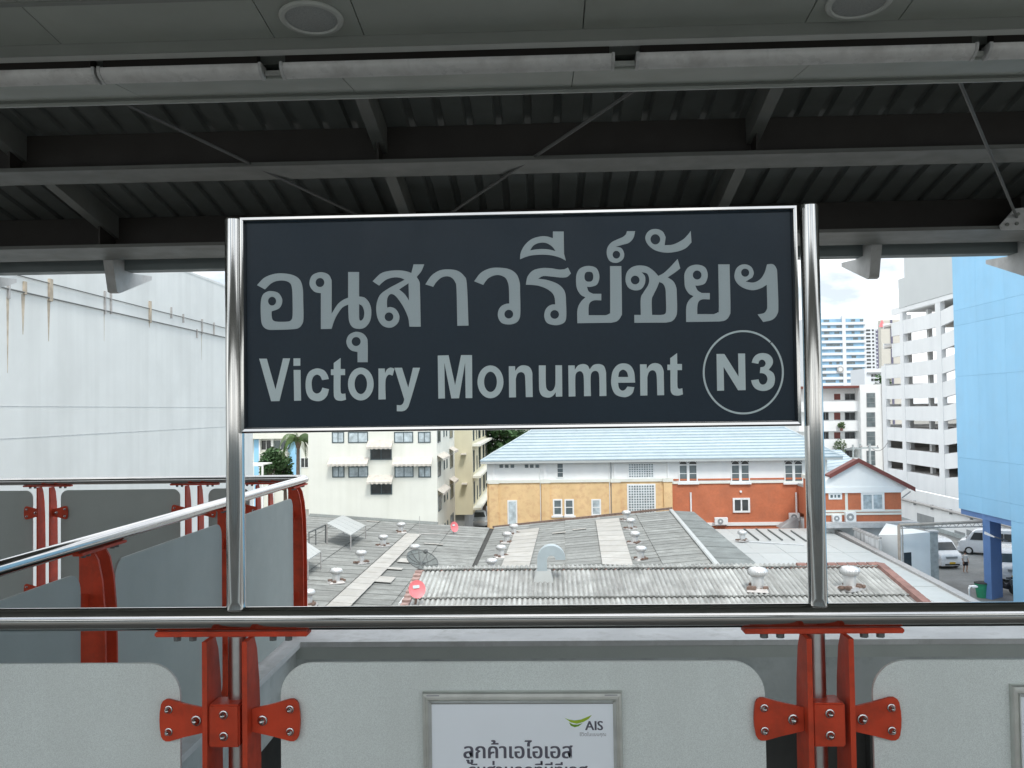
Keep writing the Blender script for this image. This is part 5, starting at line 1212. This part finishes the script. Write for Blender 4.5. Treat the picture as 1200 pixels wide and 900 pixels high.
# ground storey details
q = aX(1060, 586, 47.9); r_ = aX(1125, 607, 47.9)
yd = thing('yard_wall', (37, 95, GZ), 'long white yard wall with a pipe and grey shutters behind the vans', 'wall')
MB().box(37, 37.3, 71, 127, GZ, -6.95).build('wall', M_['park'], yd)
MB().tube((36.82, 71, -8.15), (36.82, 120, -8.15), .13, n=8).build('pipe', M_['galvd'], yd)
for i in range(12): MB().box(36.78, 36.999, 72+4*i, 72.15+4*i, -8.45, -8.0).build('pipe_bracket', M_['shutter'], yd)
for px0, py0, px1, py1 in ((1075, 598, 1095, 622), (1119, 618, 1131, 632), (1133, 617, 1143, 630)):
    a, b = aX(px0, py0, 37), aX(px1, py1, 37); MB().box(36.95, 36.999, b.y, a.y, max(b.z, GZ+.1), a.z-.25).build('shutter', M_['shutter'], yd)
MB().box(36.9, 36.999, 70.99, 126, GZ, GZ+.35).build('plinth', M_['conc'], yd)

# white office behind
OY = 150
ob = thing('office_building', (51, OY, GZ), 'white office with balconies and tall stair windows behind the gabled house', 'building')
xa, xb, xc = aY(958, 500, OY).x, aY(1006.5, 500, OY).x, aY(1034.5, 500, OY).x
zt = aY(985, 455, OY).z; zt2 = aY(1020, 450.5, OY-1).z
MB().box(xa-3, xb, OY+1.5, OY+14, GZ, zt).build('wall', M_['white'], ob)
MB().box(xb, xc, OY-1, OY+14, GZ, zt2).build('stair_tower', M_['white'], ob)
MB().box(xa-3.4, xb+.8, OY-.6, OY+14.3, zt+.01, zt+.38).build('roof_edge', M_['maroon'], ob)
for y0, y1 in ((470.5, 482.5), (493.5, 505.5), (515, 527), (537, 549)):
    a, b = aY(960, y1, OY), aY(960, y0, OY); MB().box(xa-3, xb-.01, OY, OY+1.49, a.z, b.z).build('balcony', M_['park'], ob)
for y0, y1 in ((461.5, 468.5), (483.5, 492), (506.5, 514), (528, 536)):
    for a0, a1, mt in ((964, 970.5, 'dark'), (977.5, 984.5, 'maroon'), (990.5, 1001.5, 'dark')):
        p, w, h = wy(a0, y0, a1, y1, OY+1.5)
        if mt == 'maroon': MB().box(p.x, p.x+w, OY+1.44, OY+1.499, p.z, p.z+h).build('door', M_['maroon'], ob)
        elif not (y0 < 470 and a0 < 970): win(ob, (p.x, OY+1.5, p.z), w, h, M_['shutter'], M_['dark'], 2)
for y0, y1 in ((460.8, 477), (483.5, 500), (506, 522), (528.5, 545)):
    p, w, h = wy(1016, y0, 1025, y1, OY-1); win(ob, (p.x, OY-1, p.z), w, h, M_['shutter'], M_['glass'], 1, 3)
MB().tube((aY(1034.6, 500, OY-1).x, OY-1.1, GZ), (aY(1034.6, 500, OY-1).x, OY-1.1, zt2), .12, n=6).build('downpipe', M_['galvd'], ob)
for px, py, s_, lb_ in ((984.5, 523, 1.3, 'bushy potted plant hanging on the lower office balcony'), (986, 498.5, .7, 'small plant on the upper office balcony')):
    p = aY(px, py, OY-.4); t = thing('balcony_plant', (p.x, OY-.4, p.z-1), lb_, 'plant'); cr = MB(); leaves(cr, (p.x, OY-.4, p.z), .8*s_, .6*s_, .9*s_, int(160*s_), .2, random.Random(5)); cr.build('foliage', M_['leaf2'], t)
    MB().lathe([(.2, -.9), (.28, -.5), (.3, -.45)], (p.x, OY-.4, p.z), n=10).build('pot', M_['redtile'], t)

# towers
def tower(name, label, px0, px1, ptop, Y, depth, wallm): 
    a, b = aY(px0, ptop, Y), aY(px1, ptop, Y); t = thing(name, ((a.x+b.x)/2, Y, GZ), label, 'tower')
    MB().box(a.x, b.x, Y, Y+depth, GZ, a.z).build('wall', M_[wallm], t); return t, a.x, b.x, a.z
t, xa, xb, zt = tower('apartment_tower', 'tall pale tower striped with blue window bands right of the right post', 946, 1013.5, 372, 420, 18, 'towerw')
ph = (aY(985, 375, 420).z-aY(985, 446, 420).z)/10
xm0, xm1 = aY(986.5, 400, 420).x, aY(990.5, 400, 420).x
for k in range(16):
    z = zt-1.0-ph*k
    for x0, x1 in ((xa+.5, xm0), (xm1, xb-.8)):
        MB().box(x0, x1, 419.8, 419.99, z-1.55, z).build('window_band', M_['towerb'], t)
        xx = x0; rng = random.Random(k)
        while xx < x1-1:
            w = rng.uniform(1.2, 3)
            if rng.random() < .35: MB().box(xx, min(xx+w, x1), 419.72, 419.79, z-1.3, z-.25).build('pane', M_['glass'], t)
            xx += w
    MB().box(xa, xb, 419.0, 419.79, z-ph+.05, z-1.55).build('balcony_band', M_['towerw'], t)
MB().box(xm0, xm1, 418.9, 419.99, GZ, zt+.6).build('pier', M_['towerw'], t)
MB().box(xa+4, xa+16, 421, 432, zt+.01, zt+2.0).build('plant_room', M_['towerw'], t)
p = aY(984.5, 433, 418.8); MB().tube((p.x, 418.9, p.z), (p.x, 418.3, p.z), 1.5, n=20).build('disc', M_['galvd'], t); MB().tube((p.x, 418.29, p.z), (p.x, 418.2, p.z), .9, n=18).build('disc', M_['towerw'], t)
t, xa, xb, zt = tower('apartment_tower', 'white tower with rows of small dark windows beyond the striped tower', 1013.7, 1030, 378.5, 700, 20, 'towerw')
xq = aY(1026.5, 400, 700).x; MB().box(xq, xb, 699.6, 699.99, GZ, aY(1026, 386, 700).z).build('side_panel', M_['violet'], t)
for k in range(16):
    zz = zt-5.0-2.83*k
    for a_, b_ in ((1015, 1020), (1022, 1024.2)):
        x0, x1 = aY(a_, 400, 700).x, aY(b_, 400, 700).x
        MB().box(x0, x1, 699.7, 699.99, zz-1.3, zz).build('window', M_['dark'], t)
    MB().box(aY(1026.2, 400, 700).x, aY(1028, 400, 700).x, 699.3, 699.59, zz-1.0, zz-.2).build('balcony', M_['towerw'], t)
t, xa, xb, zt = tower('apartment_tower', 'plain beige tower behind the top of the car park', 1032, 1062, 375, 300, 2.5, 'beige')
x0 = aY(1043.8, 400, 300).x; MB().box(x0, x0+.6, 299.7, 299.99, GZ, zt).build('corner_strip', M_['violet'], t)
p = aY(1033.5, 379.5, 299.8); MB().prism([[(p.x-1, p.z-1), (p.x+1, p.z-1), (p.x, p.z+1.4)]], lambda a, b, d: (a, 299.6+d, b), .3).build('emblem', M_['pink'], t)
lo = thing('low_block', (70, 220, GZ), 'low white block under the far towers beside the tree', 'building')
a, b = aY(1013, 432, 220), aY(1040, 432, 220); MB().box(a.x, b.x, 220, 230, GZ, a.z).build('wall', M_['towerw'], lo)
for px in (1021, 1024.5):
    for py in (441.5, 446.5): q = aY(px, py, 220); MB().box(q.x, q.x+.55, 219.9, 219.99, q.z, q.z+.6).build('window', M_['dark'], lo)
q = aY(1016, 438, 220); MB().box(q.x, b.x, 219.6, 219.99, q.z, q.z+.35).build('band', M_['shutter'], lo)

# utility poles
for px, Y, top, lb_ in ((999.5, 96, 521, 'thin concrete utility pole left of three behind the gabled roof'), (1008.5, 98, 520, 'middle utility pole behind the gabled roof'), (1019, 94, 520, 'utility pole right of three behind the gabled roof')):
    a = aY(px, top, Y); t = thing('utility_pole', (a.x, Y, GZ), lb_, 'pole', 'utility poles behind the gabled house')
    MB().tube((a.x, Y, GZ), (a.x, Y, a.z), .17, .11, n=8).build('pole', M_['conc'], t); MB().box(a.x-.9, a.x+.9, Y-.08, Y+.08, a.z-.5, a.z-.35).build('crossarm', M_['conc'], t)
    for d_ in (-.8, 0, .8): MB().lathe([(.05, 0), (.08, .1), (.04, .2)], (a.x+d_, Y, a.z-.35), n=8).build('insulator', M_['galvd'], t)

# overhead cables sagging between the poles and across the yard
def cable(p, q, sag, label):
    t = thing('overhead_cable', p, label, 'cable', 'overhead cables behind the gabled house')
    pts = [Vector(p).lerp(Vector(q), i/12)-Vector((0, 0, sag*4*(i/12)*(1-i/12))) for i in range(13)]
    MB().sweep(pts, .035, 5).build('strand', M_['wire'], t, True)
pa, pb_, pc = aY(999.5, 523.5, 96), aY(1008.5, 522.5, 98), aY(1019, 522.5, 94)
cable(aY(955, 521, 92), pa, .5, 'thin overhead cable running left from the leftmost utility pole')
cable(pa, pb_, .25, 'short overhead cable between the left and middle utility poles')
cable(pb_, pc, .25, 'short overhead cable between the middle and right utility poles')
cable(pc, aY(1040, 519, 108), .7, 'overhead cable from the right utility pole to the car park')
# ------------------------------------------------------------------ vehicles
def loft(mb, secs):
    n = len(secs[0]); vs = [p for s_ in secs for p in s_]
    fs = [(k*n+i, k*n+(i+1) % n, (k+1)*n+(i+1) % n, (k+1)*n+i) for k in range(len(secs)-1) for i in range(n)]
    fs += [tuple(range(n)), tuple(range((len(secs)-1)*n, len(secs)*n))]
    return mb.add(vs, fs)
def vehicle(name, label, cat, loc, rz, Lh, Wd, prof_top, belt, paint, wheelr, ax, group=None, front_glass=True, van=True):
    """local: front faces -Y, x across. prof_top: list of (y, z_roof); cross-sections narrow above the belt line"""
    t = thing(name, loc, label, cat, group, rz=rz)
    mb = MB(); secs = []
    for y, zt_, hw, zb_ in prof_top:
        w = hw; zt_ = max(zt_, belt+.02 if zt_ > belt else zt_); zm = min(belt, zt_-.03)
        secs.append([(-w+.06, y, zb_), (w-.06, y, zb_), (w, y, zb_+.18), (w, y, zm), (w-.10*(zt_-zm)/1.0-.02, y, zt_-.08), (w-.25, y, zt_), (-w+.25, y, zt_), (-w+.10*(zt_-zm)/1.0+.02, y, zt_-.08), (-w, y, zm), (-w, y, zb_+.18)])
    loft(mb, secs); b = mb.build('body', paint, t, True, local=True)
    for y in ax:
        for s_ in (-1, 1):
            T = Matrix.Translation((s_*(Wd/2-.10), y, wheelr)) @ Matrix.Rotation(R(90), 4, 'Y')
            w_ = MB(T).lathe([(wheelr*.62, -.11), (wheelr*.95, -.11), (wheelr, -.07), (wheelr, .07), (wheelr*.95, .11), (wheelr*.62, .11)], n=20).build('wheel', M_['tyre'], t, True, local=True)
            MB(T).lathe([(wheelr*.6, -.115), (wheelr*.3, -.09), (wheelr*.3, .09), (wheelr*.6, .115)], n=16).build('rim', M_['galv'], w_, True, local=True)
    return t
def van(loc, rz, label, tail=False):
    L_, W_ = 4.7, 1.7
    prof = [(-2.35, .72, .70, .32), (-2.30, .95, .80, .25), (-2.12, 1.12, .84, .22), (-1.75, 1.30, .85, .2), (-1.30, 1.83, .85, .2), (-1.0, 2.02, .85, .2), (-.4, 2.10, .85, .2), (1.4, 2.10, .85, .2), (2.15, 2.05, .85, .2), (2.33, 1.90, .83, .25), (2.36, 1.2, .80, .35)]
    t = vehicle('van', label, 'van', loc, rz, L_, W_, prof, 1.12, M_['vanw'], .32, (-1.55, 1.25), 'white vans in the parking lot')
    # windscreen
    MB().hexa([(-.74, -1.79, 1.30), (.74, -1.79, 1.30), (.74, -1.76, 1.30), (-.74, -1.76, 1.30), (-.62, -1.35, 1.82), (.62, -1.35, 1.82), (.62, -1.30, 1.81), (-.62, -1.30, 1.81)]).build('windscreen', M_['dark'], t, local=True)
    for s_ in (-1, 1):
        for y0, y1, yt in ((-1.45, -.55, -1.15), (-.5, .9, -.5), (.95, 2.1, .95)):
            x0, x1 = s_*.862, s_*.80
            MB().hexa([(x0-.01, y0, 1.2), (x0+.01, y0, 1.2), (x0+.01, y1, 1.2), (x0-.01, y1, 1.2), (x1-.012, yt, 1.78), (x1+.012, yt, 1.78), (x1+.012, y1, 1.78), (x1-.012, y1, 1.78)]).build('side_window', M_['dark'], t, local=True)
        MB().hexa([(s_*.80-.13, -2.30, .78), (s_*.80+.02, -2.26, .78), (s_*.80+.02, -2.1, .78), (s_*.80-.13, -2.1, .78), (s_*.80-.13, -2.20, 1.02), (s_*.80+.03, -2.05, 1.06), (s_*.80+.03, -1.95, 1.06), (s_*.80-.13, -2.0, 1.02)]).build('headlight', M_['lampg'], t, local=True)
        MB().bbox(s_*1.0-.07, s_*1.0+.07, -1.62, -1.52, 1.25, 1.50, .02).build('mirror', M_['vanw'], t, local=True)
        MB().bbox(s_*.82-.03, s_*.82+.03, 2.32, 2.38, .95, 1.5, .01).build('tail_light', M_['redl'], t, local=True)
    MB().bbox(-.84, .84, -2.43, -2.22, .24, .60, .04).build('bumper', M_['vanw'], t, local=True)
    MB().box(-.42, .42, -2.40, -2.28, .78, .92).build('grille', M_['shutter'], t, local=True)
    MB().box(-.55, .55, -2.445, -2.431, .30, .40).build('air_intake', M_['dark'], t, local=True)
    MB().box(-.22, .22, -2.452, -2.446, .40, .53).build('number_plate', M_['plate'], t, local=True)
    MB().box(-.66, .66, 2.335, 2.365, 1.25, 1.75).build('rear_window', M_['dark'], t, local=True)
    return t
q = aZ(1113, 667, GZ); van((q.x-.1, q.y+2.3, GZ), R(6), 'white van facing the camera beside the stained pillar')
q = aZ(1139, 654, GZ); v2 = van((q.x+2.3, q.y+1.6, GZ), R(240), 'white van with a red rear band parked side on behind the blue pillar')
MB().box(-.875, .875, 1.75, 2.40, .95, 1.10).build('red_band', M_['redl'], v2, local=True)
q = aZ(1181, 683, GZ); van((q.x+1.1, q.y+2.0, GZ), R(-18), 'white van cut off by the blue wall on the right')
q = aZ(1178, 662, GZ); 
def car(loc, rz, label, paint, name='car'):
    prof = [(-2.1, .62, .70, .32), (-2.05, .78, .80, .25), (-1.2, .95, .86, .2), (-.9, 1.0, .86, .2), (-.3, 1.48, .86, .2), (.3, 1.58, .86, .2), (1.3, 1.52, .86, .2), (1.9, 1.05, .84, .25), (2.05, .9, .80, .3), (2.1, .6, .76, .36)]
    t = vehicle(name, label, 'car', loc, rz, 4.2, 1.72, prof, .98, paint, .31, (-1.3, 1.25))
    MB().hexa([(-.70, -.93, 1.02), (.70, -.93, 1.02), (.70, -.88, 1.0), (-.70, -.88, 1.0), (-.56, -.36, 1.45), (.56, -.36, 1.45), (.56, -.30, 1.44), (-.56, -.30, 1.44)]).build('windscreen', M_['dark'], t, local=True)
    MB().hexa([(-.66, 1.82, 1.08), (.66, 1.82, 1.08), (.66, 1.90, 1.08), (-.66, 1.90, 1.08), (-.56, 1.38, 1.46), (.56, 1.38, 1.46), (.56, 1.44, 1.48), (-.56, 1.44, 1.48)]).build('rear_window', M_['dark'], t, local=True)
    for s_ in (-1, 1):
        MB().hexa([(s_*.87-.012, -.6, 1.03), (s_*.87+.012, -.6, 1.03), (s_*.87+.012, 1.5, 1.03), (s_*.87-.012, 1.5, 1.03), (s_*.80-.02, -.2, 1.42), (s_*.80+.015, -.2, 1.42), (s_*.80+.015, 1.25, 1.42), (s_*.80-.02, 1.25, 1.42)]).build('side_window', M_['dark'], t, local=True)
        MB().bbox(s_*.66-.14, s_*.66+.14, -2.09, -2.0, .62, .76, .02).build('headlight', M_['lampg'], t, local=True)
        MB().bbox(s_*.72-.1, s_*.72+.1, 2.0, 2.09, .75, .92, .02).build('tail_light', M_['redl'], t, local=True)
    return t
q = aZ(561, 619, GZ); car((q.x-.2, q.y+2, GZ), R(8), 'silver car parked in the lane beside the ochre wall', M_['carp'])

# motor scooter half hidden behind the pillar
q = aZ(1177.5, 694, GZ)
ms = thing('scooter', (q.x, q.y, GZ), 'dark motor scooter in the shade between the blue pillar and the blue wall', 'motor scooter', rz=R(20))
for y in (-.6, .6):
    T = Matrix.Translation((0, y, .27)) @ Matrix.Rotation(R(90), 4, 'Y'); MB(T).lathe([(.16, -.05), (.25, -.05), (.27, 0), (.25, .05), (.16, .05)], n=18).build('wheel', M_['tyre'], ms, True, local=True)
MB().sweep([(0, -.62, .3), (0, -.5, .75), (0, -.42, 1.0)], [.05, .07, .04]).tube((-.3, -.42, 1.0), (.3, -.42, 1.0), .025).build('fork', M_['wire'], ms, True, local=True)
MB().sweep([(0, -.45, .62), (0, -.25, .38), (0, .1, .40), (0, .35, .6), (0, .75, .66)], [.14, .16, .17, .17, .08]).build('body', M_['shorts'], ms, True, local=True)
MB().bbox(-.14, .14, 0, .7, .72, .82, .04).build('seat', M_['tyre'], ms, local=True)

# green bin and lamp post
q = aZ(1154, 699, GZ); t = thing('bin', (q.x-.3, q.y-.3, GZ), 'green plastic bin at the foot of the blue pillar', 'bin')
MB().lathe([(.30, 0), (.40, .8), (.43, .82), (.43, .9), (.36, .9), (.34, .78), (.02, .78)], (q.x-.3, q.y-.3, GZ), n=16).build('tub', M_['green'], t, True)
MB().lathe([(.44, .88), (.44, .94), (.2, 1.0), (.02, 1.01)], (q.x-.3, q.y-.3, GZ), n=16).build('lid', M_['darkc'], t, True)
a = aY(1135.5, 687, 46); t = thing('street_lamp', (a.x, 46, GZ), 'white lamp post with short arm in front of the bin', 'street lamp')
MB().sweep([(a.x, 46, GZ), (a.x, 46, a.z-.1), (a.x+.06, 46, a.z)], .05, 8).tube((a.x, 46, a.z), (a.x+.35, 46, a.z), .045).build('post', M_['wframe'], t, True)
MB().bbox(a.x+.14, a.x+.42, 45.93, 46.07, a.z-.07, a.z+.02, .02).build('lamp_head', M_['lampg'], t)
# lamp on the pillar
a = aY(1157, 625, 56.3); b = aY(1165, 629, 56.0); t = thing('wall_lamp', (a.x, 56.6, a.z), 'white lamp arm fixed to the blue pillar', 'lamp')
MB().hexa([(a.x-.16, 56.2, a.z-.06), (b.x, 56.0, b.z-.06), (b.x+.05, 56.3, b.z-.06), (a.x-.1, 56.5, a.z-.06), (a.x-.12, 56.22, a.z+.1), (b.x, 56.02, b.z+.04), (b.x, 56.28, b.z+.04), (a.x-.08, 56.48, a.z+.1)]).build('lamp_head', M_['wframe'], t)
MB().tube(b, aY(1181, 634, 56.6), .04, n=6).build('arm', M_['galvd'], t)

# ------------------------------------------------------------------ person
q = aZ(1131.5, 671, GZ)
pn = thing('person', (q.x, q.y, GZ), 'person in a white shirt and dark shorts walking past the white van', 'person', rz=R(15))
def skin_body():
    J = {'pel': (0, 0, .78, .11), 'spine': (0, .01, .98, .115), 'chest': (0, 0, 1.14, .125), 'neck': (0, 0, 1.29, .05), 'head0': (0, -.005, 1.37, .078), 'head1': (0, -.005, 1.47, .085),
         'hipL': (.085, 0, .74, .085), 'kneeL': (.10, -.06, .42, .056), 'ankL': (.10, .0, .07, .036), 'toeL': (.11, -.13, .03, .03),
         'hipR': (-.085, 0, .74, .085), 'kneeR': (-.09, .02, .42, .056), 'ankR': (-.09, .10, .08, .036), 'toeR': (-.10, -.02, .03, .03),
         'shL': (.16, 0, 1.21, .06), 'elL': (.21, .02, .97, .042), 'wrL': (.19, -.10, .79, .03), 'haL': (.185, -.14, .73, .032),
         'shR': (-.16, 0, 1.21, .06), 'elR': (-.21, .04, .97, .042), 'wrR': (-.20, -.04, .77, .03), 'haR': (-.195, -.06, .70, .032)}
    E_ = [('pel', 'spine'), ('spine', 'chest'), ('chest', 'neck'), ('neck', 'head0'), ('head0', 'head1'), ('pel', 'hipL'), ('hipL', 'kneeL'), ('kneeL', 'ankL'), ('ankL', 'toeL'), ('pel', 'hipR'), ('hipR', 'kneeR'), ('kneeR', 'ankR'), ('ankR', 'toeR'),
          ('chest', 'shL'), ('shL', 'elL'), ('elL', 'wrL'), ('wrL', 'haL'), ('chest', 'shR'), ('shR', 'elR'), ('elR', 'wrR'), ('wrR', 'haR')]
    K = list(J); V = [J[k][:3] for k in K]; Rr = [J[k][3] for k in K]; Ed = [(K.index(a), K.index(b)) for a, b in E_]
    for h, s_ in (('haL', 1), ('haR', -1)):              # five fingers on each hand
        hx, hy, hz, _ = J[h]
        for f_, (dx, dy, l_) in enumerate(((0, -.025, .07), (.004, -.008, .078), (.004, .01, .072), (0, .026, .058), (-.006, -.045, .045))):
            V.append((hx+dx*s_, hy+dy, hz-.03 if f_ < 4 else hz)); V.append((hx+dx*s_-.012*s_, hy+dy-.01, hz-.03-l_ if f_ < 4 else hz-l_)); Rr += [.009, .007]
            Ed += [(K.index(h), len(V)-2), (len(V)-2, len(V)-1)]
    me = bpy.data.meshes.new('body'); me.from_pydata(V, Ed, []); o = bpy.data.objects.new('body', me); COL.objects.link(o)
    sm = o.modifiers.new('s', 'SKIN'); sm.use_smooth_shade = True
    for i, r_ in enumerate(Rr): me.skin_vertices[0].data[i].radius = (r_, r_*.85)
    me.skin_vertices[0].data[0].use_root = True
    sb = o.modifiers.new('u', 'SUBSURF'); sb.levels = 1; sb.render_levels = 1
    bpy.context.view_layer.update()
    m2 = bpy.data.meshes.new_from_object(o.evaluated_get(bpy.context.evaluated_depsgraph_get())); bpy.data.objects.remove(o)
    m2.materials.clear(); m2.materials.append(M_['skin']); return obj('body', m2, pn)
skin_body()
MB().lathe([(.135, .76), (.145, .85), (.14, .98), (.155, 1.12), (.15, 1.20), (.09, 1.265), (.06, 1.275)], n=16).tube((.15, 0, 1.20), (.205, .02, 1.02), .075, .06, n=12).tube((-.15, 0, 1.20), (-.205, .03, 1.02), .075, .06, n=12).build('shirt', M_['cloth'], pn, True, local=True)
MB().lathe([(.148, .79), (.15, .70), (.14, .68)], n=16).tube((.085, 0, .76), (.10, -.045, .50), .105, .085, n=12).tube((-.085, 0, .76), (-.09, .015, .50), .105, .085, n=12).build('shorts', M_['shorts'], pn, True, local=True)
MB().lathe([(.085, 1.40), (.098, 1.45), (.096, 1.51), (.07, 1.555), (.02, 1.57)], (0, .018, 0), n=14).build('hair', M_['hair'], pn, True, local=True)
for s_ in (-1, 1): MB().lathe([(.001, -.01), (.01, -.006), (.012, 0), (.01, .006), (.001, .01)], (s_*.03, -.078, 1.445), n=8).build('eye', M_['dark'], pn, local=True)
MB().lathe([(.012, 0), (.008, .03), (.002, .045)], (0, -.085, 1.40), n=8).build('nose', M_['skin'], pn, local=True)
MB().box(-.022, .022, -.083, -.076, 1.372, 1.38).build('mouth', M_['redl'], pn, local=True)
